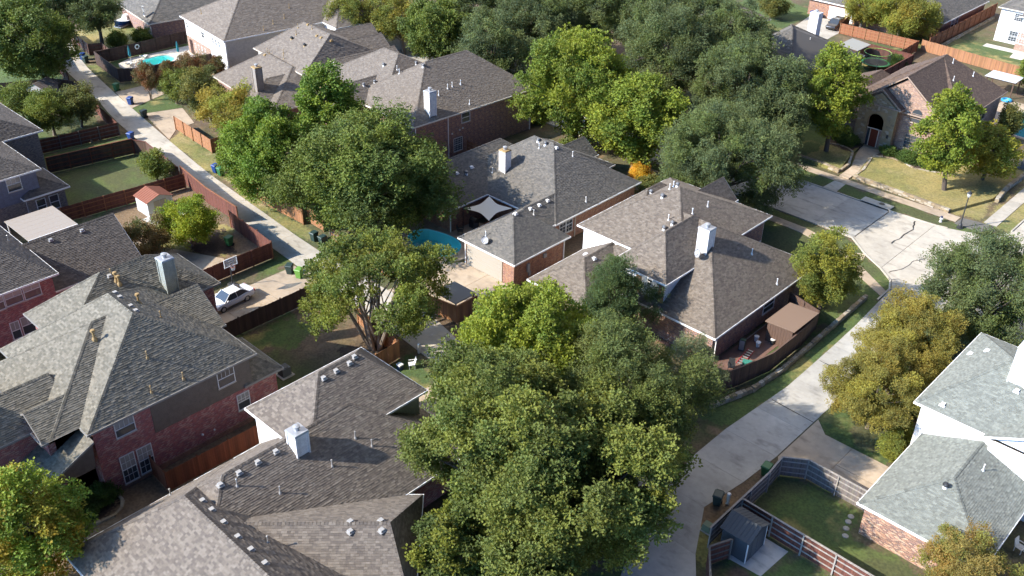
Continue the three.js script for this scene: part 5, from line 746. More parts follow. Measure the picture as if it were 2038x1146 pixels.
// closed parasols, ring, boat and pool things
for (const [x, z, l] of [[-140.0, -64.5, 'closed teal parasol beside the grass end of the pool'], [-137.0, -70.8, 'closed teal parasol beside pool near white house']]) { const g = thing('closed_parasol', l, 'parasol', x, z); part(g, 'base', new MB().lathe(0, 0, [[0.25, 0.05], [0.22, 0.12], [0.04, 0.14]], 12).geo(), PL.grey); part(g, 'pole', new MB().lathe(0, 0, [[0.03, 0.1], [0.03, 2.4]], 6).geo(), PL.white); part(g, 'canopy', new MB().lathe(0, 0, [[0.12, 0.8], [0.22, 1.1], [0.16, 1.9], [0.05, 2.4], [0, 2.45]], 8).geo(), mat([0.01, 0.16, 0.20], 0.8)); }
{ const g = thing('life_ring', 'white life ring hung on the black pool fence', 'life ring', -141.75, -66.7, 0, null, 1.4), P = Array.from({ length: 17 }, (_, k) => V(0, 0.3 * Math.sin(k / 8 * Math.PI), 0.3 * Math.cos(k / 8 * Math.PI))); part(g, 'ring', new MB().tube(P, P.map(() => 0.09), 7, undefined, false).geo(), PL.white); part(g, 'rope', new MB().tube(P.map((p) => p.clone().multiplyScalar(1.35)), P.map(() => 0.012), 4, undefined, false).geo(), PL.grey); }
{ const g = thing('covered_boat', 'white boat with blue hull parked on far lawn', 'boat', -157.4, -73.2, 0.35), m = new MB(); const S = [[-2.6, 0.9, 0.5], [-1, 1.05, 0.45], [1, 1.0, 0.5], [2.2, 0.55, 0.7], [2.8, 0.05, 0.95]]; for (let i = 0; i < 4; i++) { const [a, w, y] = S[i], [b, v, t] = S[i + 1]; m.quad(V(0, 0.25, a), V(0, 0.25 + i * 0.05, b), V(v, t + 0.5, b), V(w, y + 0.5, a)); m.quad(V(0, 0.25, a), V(-w, y + 0.5, a), V(-v, t + 0.5, b), V(0, 0.25 + i * 0.05, b)); } part(g, 'hull', m.geo(), mat([0.02, 0.10, 0.42], 0.35)); const c = new MB(); for (let i = 0; i < 4; i++) { const [a, w, y] = S[i], [b, v, t] = S[i + 1]; c.quad(V(-w, y + 0.5, a), V(w, y + 0.5, a), V(v, t + 0.5, b), V(-v, t + 0.5, b)); } c.box(-0.6, 0.6, 1.0, 1.7, -1.2, 0.6, undefined, 0.2); part(g, 'cover', c.geo(), PL.white); part(g, 'trailer', new MB().box(-0.7, 0.7, 0.1, 0.3, -2.2, 2.4).geo(), PL.galv); }
function lounger(label, x, z, turn) { const g = thing('sun_lounger', label, 'lounger', x, z, turn); part(g, 'seat', boxGeo(-0.3, 0.3, 0.28, 0.34, -0.9, 0.35), PL.white); part(g, 'backrest', new MB().hex([V(-0.3, 0.3, 0.35), V(0.3, 0.3, 0.35), V(0.3, 0.36, 0.35), V(-0.3, 0.36, 0.35)].map((v) => v), [V(-0.3, 0.72, 0.9), V(0.3, 0.72, 0.9), V(0.3, 0.78, 0.86), V(-0.3, 0.78, 0.86)]).geo(), PL.white); for (const [a, b] of [[-0.27, -0.8], [0.27, -0.8], [-0.27, 0.3], [0.27, 0.3]]) part(g, 'leg', boxGeo(a - 0.025, a + 0.025, 0.04, 0.28, b - 0.025, b + 0.025), PL.white); }
lounger('white lounger, nearer of two by the green-blue pool', -138.4, -63.4, 0.9); lounger('white lounger at pool edge beside shallow ledge', -139.9, -66.6, 0.7); lounger('white lounger on the deck close to white house', -134.9, -71.2, 1.2);
function chair(label, x, z, turn, m) { const g = thing('patio_chair', label, 'chair', x, z, turn); part(g, 'seat', boxGeo(-0.27, 0.27, 0.4, 0.45, -0.26, 0.26), m); part(g, 'backrest', new MB().hex([V(-0.27, 0.43, -0.24), V(0.27, 0.43, -0.24), V(0.27, 0.43, -0.29), V(-0.27, 0.43, -0.29)], [V(-0.26, 1.0, -0.4), V(0.26, 1.0, -0.4), V(0.26, 1.0, -0.44), V(-0.26, 1.0, -0.44)]).geo(), m); for (const [a, b] of [[-0.24, -0.24], [0.24, -0.24], [-0.24, 0.22], [0.24, 0.22]]) part(g, 'leg', boxGeo(a - 0.022, a + 0.022, 0, 0.4, b - 0.022, b + 0.022), m); for (const s of [-1, 1]) part(g, 'armrest', boxGeo(s * 0.29 - 0.03, s * 0.29 + 0.03, 0.62, 0.66, -0.3, 0.24), m); }
chair('pale patio chair behind green-roofed garage', -6.7, -58.6, 1.4, TRIM.cream); chair('white plastic chair on grass patch beside alley', -51.8, -43.2, -0.6, PL.white); chair('dark chair on shaded courtyard patio under sail', -64.9, -63.8, 0.8, PL.dark); chair('second dark chair in the courtyard, by house corner', -66.0, -62.6, 2.2, PL.dark);
{ const g = thing('outdoor_sofa', 'brown cushioned outdoor sofa under porch eave', 'sofa', -36.6, -62.6, Math.PI); part(g, 'seat', boxGeo(-1.2, 1.2, 0.15, 0.45, -0.4, 0.4), mat([0.16, 0.075, 0.04], 0.9)); part(g, 'backrest', boxGeo(-1.2, 1.2, 0.45, 0.85, -0.4, -0.22), mat([0.14, 0.065, 0.035], 0.9)); for (const s of [-1, 1]) part(g, 'armrest', boxGeo(s * 1.1 - 0.1, s * 1.1 + 0.1, 0.45, 0.65, -0.4, 0.4), WOOD.brown); }
{ const g = thing('patio_table', 'dark wooden table in the sail-shaded courtyard', 'table', -64.2, -65.4); part(g, 'top', boxGeo(-0.7, 0.7, 0.7, 0.75, -0.45, 0.45), WOOD.rust); for (const [a, b] of [[-0.6, 0.36], [0.6, 0.36], [-0.6, -0.36], [0.6, -0.36]]) part(g, 'leg', boxGeo(a - 0.04, a + 0.04, 0.04, 0.7, b - 0.04, b + 0.04), WOOD.rust); }
{ const g = thing('grill_box', 'black covered grill against courtyard brick wall', 'grill', -66.0, -64.6); part(g, 'cart', boxGeo(-0.4, 0.4, 0.1, 0.8, -0.35, 0.35), PL.dark); part(g, 'lid', new MB().tube([V(-0.42, 0.85, 0), V(0.42, 0.85, 0)], [0.34, 0.34], 10).geo(), PL.dark); }
for (const [x, z, l, m] of [[-33.0, -67.7, 'white plastic bucket on brick patio, paler of two beside grass strip', PL.white], [-32.4, -67.0, 'white plastic bucket on brick patio, nearer the ladder', PL.white], [-31.7, -68.3, 'black round pot with white lid on brick patio', PL.dark]]) { const g = thing('bucket', l, 'bucket', x, z); part(g, 'body', new MB().lathe(0, 0, [[0, 0.03], [0.17, 0.03], [0.22, 0.5], [0.19, 0.5]], 12).geo(), m); part(g, 'lid', new MB().lathe(0, 0, [[0.23, 0.48], [0.23, 0.53], [0, 0.54]], 12).geo(), PL.white); }
{ const g = thing('step_ladder', 'red and silver ladder lying on the brick patio', 'ladder', -32.3, -64.8, 0.15); for (const s of [-1, 1]) part(g, 'side_rail', boxGeo(s * 0.28 - 0.03, s * 0.28 + 0.03, 0.06, 0.13, -1.3, 1.3), mat([0.35, 0.02, 0.03], 0.5)); for (let k = 0; k < 7; k++) part(g, 'rung', boxGeo(-0.25, 0.25, 0.07, 0.12, -1.15 + k * 0.38, -1.03 + k * 0.38), PL.metal); }
{ const g = thing('utility_pedestal', 'pale round utility pedestal beside alley', 'utility post', -53.0, -45.1); part(g, 'post', new MB().lathe(0, 0, [[0.13, 0], [0.13, 0.85], [0.15, 0.86]], 10).geo(), TRIM.cream); part(g, 'cap', new MB().lathe(0, 0, [[0.15, 0.86], [0.12, 0.98], [0, 1.0]], 10).geo(), PL.white); }
{ const g = thing('utility_pedestal', 'pale green utility pedestal beside narrow street in shade', 'utility post', -23.5, -48.4); part(g, 'post', new MB().lathe(0, 0, [[0.14, 0], [0.14, 0.9]], 10).geo(), TRIM.cream); part(g, 'cap', new MB().lathe(0, 0, [[0.16, 0.9], [0.13, 1.0], [0, 1.02]], 10).geo(), PL.white); }
{ const g = thing('utility_box', 'rounded green utility box on grass by dark shed fence', 'utility box', -23.1, -45.2); part(g, 'body', new MB().hex([V(-0.35, 0, 0.3), V(0.35, 0, 0.3), V(0.35, 0, -0.3), V(-0.35, 0, -0.3)], [V(-0.28, 0.55, 0.22), V(0.28, 0.55, 0.22), V(0.28, 0.65, -0.22), V(-0.28, 0.65, -0.22)]).geo(), mat([0.16, 0.20, 0.12], 0.6)); part(g, 'base', boxGeo(-0.42, 0.42, 0, 0.06, -0.37, 0.37), CONC.pale[0]); }
{ const g = thing('cooler_box', 'blue cooler with white lid on grass beside alley', 'cooler', -52.4, -42.4); part(g, 'body', boxGeo(-0.22, 0.22, 0, 0.4, -0.2, 0.2), mat([0.03, 0.05, 0.10], 0.5)); part(g, 'lid', boxGeo(-0.24, 0.24, 0.4, 0.5, -0.22, 0.22), PL.white); }
[[-16.5, -53.5], [-16.4, -52.9], [-16.2, -52.2], [-15.9, -51.5]].forEach(([x, z], i) => { const g = thing('stepping_stone', ['pale stepping stone nearest the grey fence, lawn by garage', 'second stepping stone from the grey fence beside garage lawn', 'third stepping stone from the grey fence beside garage lawn', 'last stepping stone, closest to garage brick wall'][i], 'stepping stone', x, z, 0, 'stepping stones on the garage lawn'); part(g, 'stone', new MB().lathe(0, 0, [[0.24, 0], [0.22, 0.05], [0, 0.06]], 8).geo(), STONE[2]); });
{ const g = thing('rock_pile', 'heap of red-brown rocks round a small garden pond', 'rocks', -117.2, -46.8); for (let k = 0; k < 46; k++) { const a = rr(0, 6.28), r = rr(0.3, 2.2), m = part(g, 'rock', pick(stoneGeo), pick([STONE[4], STONE[3], mat([0.30, 0.14, 0.08], 0.95)])); m.position.set(r * Math.cos(a) * 0.8, 0, r * Math.sin(a) * 1.2); m.scale.set(rr(0.25, 0.6), rr(0.15, 0.4), rr(0.25, 0.5)); m.rotation.y = rr(0, 6); } }
{ const g = thing('pool_float', 'bright blue inflatable pool toy under pergola', 'pool toy', -39.6, -145.6); const P = Array.from({ length: 15 }, (_, k) => V(0.6 * Math.cos(k / 7 * Math.PI), 0.2, 0.6 * Math.sin(k / 7 * Math.PI))); part(g, 'tube', new MB().tube(P, P.map(() => 0.17), 8, undefined, false).geo(), mat([0.03, 0.28, 0.50], 0.4)); part(g, 'floor', new MB().lathe(0, 0, [[0.55, 0.1], [0, 0.12]], 14).geo(), PL.white); }

{ const g = thing('tool_cabinet', 'dark green upright tool cabinet leaning on patio planter rail', 'cabinet', -33.2, -65.6, 0.3); part(g, 'body', boxGeo(-0.25, 0.25, 0.03, 1.1, -0.2, 0.2), mat([0.02, 0.07, 0.05], 0.5)); part(g, 'door', boxGeo(-0.22, 0.22, 0.1, 1.05, 0.2, 0.22), mat([0.30, 0.32, 0.32], 0.5)); }
{ const g = thing('planter_rail', 'low weathered timber rail along patio grass strip', 'rail', -33.4, -68.2); for (const z of [-2, 0, 2]) part(g, 'post', boxGeo(-0.05, 0.05, 0, 0.6, z - 0.05, z + 0.05), WOOD.grey); part(g, 'rail', boxGeo(-0.04, 0.04, 0.5, 0.58, -2.1, 2.1), WOOD.grey); }
{ const g = thing('storage_tote', 'green plastic tote beside red ladder', 'tote', -31.6, -63.9, 0.4); part(g, 'body', new MB().box(-0.35, 0.35, 0.03, 0.35, -0.25, 0.25, undefined, -0.03).geo(), mat([0.02, 0.16, 0.12], 0.5)); part(g, 'lid', boxGeo(-0.4, 0.4, 0.35, 0.4, -0.3, 0.3), mat([0.03, 0.20, 0.15], 0.5)); }
chair('black folding chair on brick patio near fence corner', -32.2, -62.3, 0.5, PL.dark);
// ---------- trees and shrubs ----------
function sprayGeo(n, size, leaf, flat) {      // a tuft of leaf blades
  const m = new MB();
  for (let k = 0; k < n; k++) {
    const d = V(rr(-1, 1), rr(-0.6, 1), rr(-1, 1)).normalize(), c = d.clone().multiplyScalar(size * (0.25 + 0.75 * Math.sqrt(rnd()))), L = leaf * rr(0.75, 1.25), w = L * rr(0.32, 0.46);
    const ax = d.clone().add(V(rr(-0.9, 0.9), rr(-0.7, 0.5), rr(-0.9, 0.9))).normalize(), up = V(rr(-0.7, 0.7), 1, rr(-0.7, 0.7)).normalize(), sd = ax.clone().cross(up).normalize();
    const a = c.clone(), b = c.clone().addScaledVector(ax, L * 0.5).addScaledVector(sd, w).addScaledVector(up, 0.02), e = c.clone().addScaledVector(ax, L), f = c.clone().addScaledVector(ax, L * 0.5).addScaledVector(sd, -w).addScaledVector(up, 0.02);
    m.tri(a, b, e); m.tri(a, e, f);
  }
  const g = m.geo(); g.deleteAttribute('color'); return g;
}
const SPRAY = { broad: [0, 1].map(() => sprayGeo(16, 0.26, 0.19)), fine: [0, 1].map(() => sprayGeo(26, 0.27, 0.12)), tiny: [0, 1].map(() => sprayGeo(26, 0.2, 0.09)) };
const leafMat = (c) => new THREE.MeshPhysicalMaterial({ color: lin(...c), roughness: 0.75, transmission: 0.5, thickness: 0, side: THREE.DoubleSide, specularIntensity: 0.35 });
const barkMat = mat([0.13, 0.105, 0.085], 0.95, { map: rep(woodTex, 1.5, 0.5) }), paleBark = mat([0.25, 0.21, 0.17], 0.9, { map: rep(woodTex, 1.5, 0.5) });
// kinds: leaf tuft, colour, tints, clump size, tuft scale, bark, crown profile
const KIND = {
  oak: { s: 'broad', c: [0.160, 0.214, 0.043], v: [[1, 1, 1], [1.2, 1.12, 0.9], [0.8, 0.85, 0.85], [1.22, 1.14, 0.85]], k: 0.27, den: 13 },
  sweetgum: { s: 'broad', c: [0.222, 0.282, 0.032], v: [[1, 1, 1], [1.25, 1.12, 0.9], [0.8, 0.88, 1], [1.28, 1.12, 0.9], [1.1, 1.05, 1]], k: 0.24, den: 13, cone: 0.25 },
  bright: { s: 'broad', c: [0.20, 0.285, 0.032], v: [[1, 1, 1], [1.2, 1.1, 0.9], [0.8, 0.88, 1], [1.1, 1.05, 1]], k: 0.24, den: 13, cone: 0.2 },
  oakfine: { s: 'fine', c: [0.165, 0.20, 0.05], v: [[1, 1, 1], [1.2, 1.12, 0.95], [0.82, 0.86, 0.9], [1.1, 1.1, 0.85]], k: 0.25, den: 14 },
  oakbig: { s: 'broad', c: [0.185, 0.22, 0.045], v: [[1, 1, 1], [1.15, 1.08, 0.9], [0.82, 0.87, 0.88], [1.2, 1.1, 0.85]], k: 0.23, den: 14 },
  sweetgumy: { s: 'broad', c: [0.308, 0.312, 0.038], v: [[1, 1, 1], [1.25, 1.05, 0.9], [0.85, 0.9, 1]], k: 0.3, den: 10 },
  liveoak: { s: 'fine', c: [0.148, 0.186, 0.067], v: [[1, 1, 1], [1.25, 1.2, 1.05], [0.8, 0.84, 0.9], [1.1, 1.12, 0.8]], k: 0.23, den: 13 },
  pear: { s: 'broad', c: [0.182, 0.228, 0.039], v: [[1, 1, 1], [1.2, 1.1, 0.85], [0.75, 0.82, 0.9], [1.3, 1.08, 0.8]], k: 0.2, den: 9, stems: 16, pale: 1, open: 1 },
  magnolia: { s: 'broad', c: [0.137, 0.174, 0.030], v: [[1, 1, 1], [1.5, 1.25, 0.8], [0.7, 0.75, 0.8]], k: 0.3, den: 14 },
  juniper: { s: 'tiny', c: [0.114, 0.168, 0.049], v: [[1, 1, 1], [1.2, 1.15, 1], [0.8, 0.85, 0.9]], k: 0.28, den: 18, cone: 0.3 },
  willow: { s: 'tiny', c: [0.182, 0.222, 0.108], v: [[1, 1, 1], [1.2, 1.15, 1.1]], k: 0.34, den: 11 },
  yellow: { s: 'fine', c: [0.342, 0.312, 0.049], v: [[1, 1, 1], [1.2, 1.02, 0.9], [0.75, 0.85, 0.9], [0.9, 1.05, 1]], k: 0.3, den: 11, pale: 1 },
  yellowgreen: { s: 'fine', c: [0.274, 0.282, 0.049], v: [[1, 1, 1], [1.25, 1.05, 0.9], [0.75, 0.85, 0.9]], k: 0.27, den: 11, pale: 1 },
  olive: { s: 'fine', c: [0.188, 0.204, 0.049], v: [[1, 1, 1], [1.3, 1.1, 0.9], [0.8, 0.85, 0.9]], k: 0.3, den: 12, pale: 1 },
  small: { s: 'fine', c: [0.205, 0.252, 0.043], v: [[1, 1, 1], [1.2, 1.1, 0.9], [0.8, 0.85, 0.9]], k: 0.33, den: 12, pale: 1 },
  crape: { s: 'tiny', c: [0.230, 0.165, 0.065], v: [[1, 1, 1], [1.3, 0.85, 0.8], [0.85, 1.1, 0.9]], k: 0.34, den: 15, stems: 4, pale: 1 },
  crapeg: { s: 'fine', c: [0.228, 0.258, 0.043], v: [[1, 1, 1], [1.3, 1.1, 0.8], [0.8, 0.85, 0.9]], k: 0.3, den: 14, stems: 5, pale: 1 },
  crapey: { s: 'tiny', c: [0.330, 0.290, 0.060], v: [[1, 1, 1], [1.1, 1.0, 0.9], [0.82, 0.86, 0.95], [1.05, 1.08, 0.9]], k: 0.27, den: 22, stems: 5, pale: 1 },
  crapeo: { s: 'tiny', c: [0.330, 0.255, 0.065], v: [[1, 1, 1], [1.1, 0.95, 0.9], [0.8, 0.92, 0.9], [0.85, 1.08, 0.9]], k: 0.3, den: 18, stems: 6, pale: 1 },
  maple: { s: 'broad', c: [0.331, 0.318, 0.038], v: [[1, 1, 1], [1.25, 1.0, 0.9], [0.6, 0.9, 0.9], [0.8, 1.05, 1]], k: 0.25, den: 11, cone: 0.2 },
  gold: { s: 'tiny', c: [0.707, 0.480, 0.043], v: [[1, 1, 1], [1.1, 0.9, 1]], k: 0.45, den: 22 },
  lime: { s: 'fine', c: [0.285, 0.360, 0.027], v: [[1, 1, 1], [1.2, 1.05, 0.9], [0.8, 0.88, 1]], k: 0.3, den: 14, pale: 1, stems: 4 },
  brown: { s: 'fine', c: [0.217, 0.174, 0.059], v: [[1, 1, 1], [1.2, 1.0, 0.9], [0.7, 1, 0.9]], k: 0.34, den: 10, pale: 1, stems: 4 },
  bush: { s: 'tiny', c: [0.228, 0.270, 0.054], v: [[1, 1, 1], [1.3, 1.15, 0.9]], k: 0.4, den: 22 },
  clipped: { s: 'tiny', c: [0.108, 0.180, 0.032], v: [[1, 1, 1], [1.2, 1.1, 0.9], [0.8, 0.85, 0.9]], k: 0.34, den: 34 },
};
let leafCount = 0;
function tree(name, label, kind, bx, bz, cx, cz, hc, r, vr, group = 'trees of the neighbourhood', category = 'tree') {
  const K = KIND[kind], g = thing(name, label, category, bx, bz, 0, group), ox = cx - bx, oz = cz - bz, dist = Math.hypot(cx, cz);
  const sc = dist > 105 ? 1.45 : dist > 75 ? 1.2 : 1.0, low = Math.max(0.15, hc - vr);
  K.m ??= leafMat(K.c);
  // clumps over an uneven crown
  const kk = K.k * 0.8, nC = Math.round(2.5 / (kk * kk) * (0.75 + 0.35 * Math.min(1.4, vr / r))), clumps = [], ph = rr(0, 6), bump = (a, u) => 1 + 0.12 * Math.sin(a * 3 + ph) + 0.1 * Math.sin(a * 5 - ph * 2 + u * 3);
  for (let k = 0; k < nC; k++) {
    const u = 1 - 2 * ((k + 0.5) / nC), a = k * 2.39996 + rr(-0.35, 0.35), s = Math.sqrt(Math.max(0, 1 - u * u)), q = k % 5 === 0 ? rr(0.35, 0.62) : rr(0.72, 0.98), cone = 1 - (K.cone ?? 0) * Math.max(0, u);
    const w = bump(a, u) * cone, yy = hc + vr * u * q * (u > 0 ? 1 + (K.cone ?? 0) * 0.3 : 0.92);
    clumps.push([ox + Math.cos(a) * s * r * q * w, Math.max(yy, low + 0.3), oz + Math.sin(a) * s * r * q * w, r * kk * rr(0.6, 1.35)]);
  }
  if (K.open) { const d = Math.hypot(bx, bz), fx = -bx / d, fz = -bz / d; for (let i = clumps.length - 1; i >= 0; i--) { const [x, y, z] = clumps[i], f = ((x - ox) * fx + (z - oz) * fz) / r, s = ((x - ox) * -fz + (z - oz) * fx) / r; if (y < hc + 0.1 * vr && f > -0.45 && Math.abs(s - 0.1) < 0.46) clumps.splice(i, 1); } }
  const M = [[]], C = [[]], vi = rnd() < 0.5 ? 0 : 1, o = new THREE.Object3D(), q = V(0, 0, 0);
  for (const [x, y, z, rc] of clumps) {
    const n = Math.max(8, Math.round(K.den * 2.7 * rc * rc / (sc * sc) * 2.3)), tint = pick(K.v), tm = rr(0.85, 1.15);
    for (let i = 0; i < n; i++) {
      q.set(rr(-1, 1), rr(-0.75, 1), rr(-1, 1)); if (q.lengthSq() > 1) { i--; continue; } q.normalize();
      const z0 = rnd(), d = rc * (z0 < 0.6 ? rr(0.65, 1.1) : z0 < 0.8 ? rr(1.0, 1.5) : rr(0.15, 0.7));
      o.position.set(x + q.x * d, Math.max(0.08, y + q.y * d * 0.82), z + q.z * d); o.rotation.set(rr(-0.6, 0.6), rr(0, 6.28), rr(-0.6, 0.6)); o.scale.setScalar(sc * rr(0.75, 1.2)); o.updateMatrix();
      const b = 0, t2 = rnd() < 0.25 ? pick(K.v) : tint, v = tm * rr(0.85, 1.15); M[b].push(...o.matrix.elements); C[b].push(t2[0] * v, t2[1] * v, t2[2] * v);
    }
  }
  M.forEach((arr, b) => {
    const n = arr.length / 16; if (!n) return; leafCount += n;
    const im = new THREE.InstancedMesh(SPRAY[K.s][vi], K.m, n); im.name = 'crown'; im.userData.kind = 'stuff'; im.castShadow = im.receiveShadow = true; im.instanceMatrix.array.set(arr); im.instanceColor = new THREE.InstancedBufferAttribute(new Float32Array(C[b]), 3); g.add(im);
  });
  const t = new MB(), bark = K.pale ? paleBark : barkMat, R0 = Math.max(0.05, Math.min(0.42, 0.055 * r + 0.03 * hc * 0.5));
  if (K.stems) {
    for (let k = 0; k < K.stems; k++) { const c = clumps[Math.floor(k * clumps.length / K.stems * 0.7)], a = rr(0, 6.28), e = V(c[0], c[1], c[2]), st = V(Math.cos(a) * R0, 0, Math.sin(a) * R0), m1 = st.clone().lerp(e, 0.35).add(V(rr(-0.15, 0.15), hc * 0.1, rr(-0.15, 0.15))); t.tube([st, m1, e], [R0 * 0.5, R0 * 0.36, 0.03], 6); for (let j = 0; j < 2; j++) { const c2 = clumps[Math.floor(rnd() * clumps.length)]; if (Math.hypot(c2[0] - e.x, c2[2] - e.z) < r * 0.9) t.tube([m1, V(c2[0], c2[1], c2[2])], [R0 * 0.2, 0.02], 5); } }
  } else {
    const mid = V(ox * 0.5 + rr(-0.15, 0.15), hc * 0.5, oz * 0.5 + rr(-0.15, 0.15)), top = V(ox, hc + vr * 0.4, oz);
    t.tube([V(0, -0.05, 0), V(ox * 0.05, 0.35, oz * 0.05), mid, V(ox * 0.9, hc, oz * 0.9), top], [R0 * 1.5, R0, R0 * 0.75, R0 * 0.45, 0.05], 9);
    for (let k = 0; k < Math.min(26, clumps.length); k++) { const c = clumps[Math.floor(rnd() * clumps.length)], f = rr(0.35, 0.95), st = f < 0.5 ? V(0, 0, 0).lerp(mid, f * 2) : mid.clone().lerp(V(ox * 0.9, hc, oz * 0.9), f * 2 - 1), e = V(c[0], c[1], c[2]), m1 = st.clone().lerp(e, 0.5).add(V(rr(-0.2, 0.2), 0.25, rr(-0.2, 0.2))); if (st.y < e.y + 1.5) t.tube([st, m1, e], [R0 * 0.32, R0 * 0.2, 0.025], 5); }
  }
  part(g, 'trunk', t.geo(), bark);
  return g;
}
const T = (...a) => tree(...a);
T('sweetgum_tree', 'yellow-green sweetgum crown rising behind the giant foreground oak', 'sweetgum', -38.8, -42.6, -38.6, -43.8, 8, 5.9, 5.0);
T('oak_tree', 'giant broad oak crown over brown roof house, left half of foreground trees', 'oakbig', -32.4, -35, -32.6, -36, 7.8, 6.6, 5.8);
T('oak_tree', 'giant oak at front centre, lowest big crown beside grey alley', 'oakbig', -28.4, -37, -28.2, -37.8, 7.2, 6.0, 5.4);
T('live_oak_tree', 'tall wispy live oak forming right flank of foreground tree mass', 'oakfine', -30.6, -43.8, -30.4, -44.6, 7.4, 5.2, 6.0);
T('magnolia_tree', 'small dark glossy tree at bottom edge beside brown roof corner', 'magnolia', -31.3, -28.6, -31.4, -28.8, 4.4, 2.4, 2.6);
T('oak_tree', 'smaller oak crown touching bottom edge beside shaded alley', 'oakbig', -27.6, -31.6, -27.4, -32.0, 5.2, 3.6, 3.0);
T('juniper_tree', 'dark green conical juniper against white dormer wall', 'juniper', -42.6, -58.6, -42.2, -58.4, 4.8, 3.0, 3.6);
T('willow_tree', 'grey-green drooping small tree at patio fence corner', 'willow', -33.2, -57.2, -32.6, -56.8, 3.4, 2.2, 2.7);
T('pear_tree', 'round multi-stem tree with fanned bare limbs beside alley', 'pear', -56.3, -42.9, -56.1, -43.3, 6.1, 6.3, 4.3);
T('oak_tree', 'large dome-shaped green oak behind orange fence bins', 'oak', -72.5, -56.1, -72.5, -56.1, 7, 7.9, 5.6);
T('sweetgum_tree', 'bright green tree overhanging alley beside the dome oak', 'bright', -84, -53.4, -84, -52.4, 6.5, 5.2, 5.5);
T('sweetgum_tree', 'bright green treetop in front of pale brown roof', 'bright', -86.8, -61.6, -86.9, -61.8, 8.6, 3.5, 4.4);
T('elm_tree', 'golden yellow-green tree behind bright orange fence', 'yellow', -103.2, -58.7, -102.9, -58.7, 4.3, 3.6, 3.1);
T('elm_tree', 'olive tree between small grass island and golden tree', 'olive', -110.6, -60.2, -110.8, -59.8, 4, 2.7, 3.2);
T('small_tree', 'small spreading tree on grass island beside white bench stone', 'small', -120, -60.6, -119.9, -60.8, 2.6, 2.1, 1.8);
T('crape_myrtle', 'reddish vase-shaped crape myrtle at driveway edge before pool fence', 'crape', -123.4, -58.7, -123.2, -58.6, 3.6, 1.5, 1.9);
T('crape_myrtle', 'thin brown crape myrtle against pool fence, between two redder ones', 'crape', -126, -62.9, -125.6, -62.9, 2.6, 1.1, 1.5);
T('crape_myrtle', 'wide russet crape myrtle against pool fence', 'crape', -125.2, -66.6, -125, -66.6, 2.6, 2.6, 1.7);
T('crape_myrtle', 'slim crape myrtle at white house corner', 'crape', -123.0, -69.3, -123, -69.3, 2.4, 0.9, 1.6);
T('oak_tree', 'large shady oak filling upper left corner', 'oak', -138.4, -51, -138.1, -50, 7, 5.8, 5.8);
T('live_oak_tree', 'dark live oak above brown fence at top edge', 'liveoak', -148.6, -64.4, -148, -64, 6.2, 3.9, 3.2);
T('live_oak_tree', 'dark live oak crown between corner oak and fence, top edge', 'liveoak', -154, -60.4, -153, -60.2, 6.5, 4.6, 3.6);
T('small_tree', 'small garden tree nearest pale garden shed', 'small', -127.5, -43.1, -127.5, -43.1, 3, 2.4, 2.0);
T('small_tree', 'bushy garden tree in front of blue-grey house roof', 'small', -120.8, -43.9, -120.8, -43.9, 3.2, 2.6, 2.4);
T('small_tree', 'feathery olive tree above garden rock pile', 'olive', -121, -47.6, -120.8, -47.8, 3.2, 2.2, 2.2);
T('elm_tree', 'yellow-green tree at top edge behind white poolside house', 'yellowgreen', -123.7, -97, -123.7, -96, 6, 4, 3.7);
T('elm_tree', 'yellow-green tree above triple gables near top edge', 'yellowgreen', -114.3, -96.6, -114.3, -96, 6, 4.6, 3.9);
T('oak_tree', 'green street oak beyond triple gables', 'oak', -104.6, -94, -104, -94.6, 6.5, 4.8, 4.4);
T('live_oak_tree', 'grey-green live oak overlapping tall brick house roof', 'liveoak', -90, -91, -89.6, -91.2, 7, 5, 5.8);
T('live_oak_tree', 'grey-green live oak at centre of top tree line', 'liveoak', -96, -107, -95.4, -106.6, 7.5, 6.6, 4.6);
T('live_oak_tree', 'grey-green live oak cut by top edge, above yellow-green sweetgum', 'liveoak', -92, -117, -91.7, -116.2, 7.5, 7, 4.8);
T('live_oak_tree', 'live oak at top edge directly behind the tall dark one', 'liveoak', -84.6, -119.4, -84.4, -119.2, 8, 6.2, 5.6);
T('live_oak_tree', 'grey-green live oak beside distant roof gap, top edge', 'liveoak', -79.6, -124.4, -79.4, -124.2, 7.6, 5.2, 5);
T('live_oak_tree', 'live oak leaning over white-chimney roof at top', 'liveoak', -68.8, -117, -68.4, -117.4, 8.4, 5, 5);
T('elm_tree', 'yellow-green tree cut by top edge above white house roof', 'yellowgreen', -120.4, -91.4, -120, -91, 6, 3.4, 3.4);
T('live_oak_tree', 'tall dark live oak behind the two bright sweetgums', 'liveoak', -73.6, -107, -72.9, -107.6, 8, 6.6, 6.3);
T('live_oak_tree', 'live oak crown at top edge past street oak', 'liveoak', -108, -104.6, -107.4, -104, 7, 5.4, 4.2);
T('sweetgum_tree', 'broad yellow-green sweetgum in front yard, taller of the middle pair', 'sweetgum', -72.4, -88.6, -72.2, -89, 8, 7.3, 6.4);
T('sweetgum_tree', 'yellow-green sweetgum overhanging front walk, lower of middle pair', 'sweetgum', -62.6, -88, -62.8, -89, 6.5, 5.6, 4.6);
T('live_oak_tree', 'grey-green live oak shading the street bend approach, behind round one', 'liveoak', -59, -105.6, -58.6, -105.4, 7.5, 7, 5.8);
T('live_oak_tree', 'big round live oak over street behind tan-brown roof', 'liveoak', -49.6, -86.8, -49.5, -87.2, 6.5, 7.4, 5.9);
T('live_oak_tree', 'small live oak crown between round oak and left sweetgum', 'liveoak', -54, -103, -53, -102.6, 6.2, 4, 4);
T('sweetgum_tree', 'yellow-green sweetgum with bare twigs at stone porch', 'sweetgum', -48.9, -110, -49.2, -109.9, 8, 3.7, 5.7);
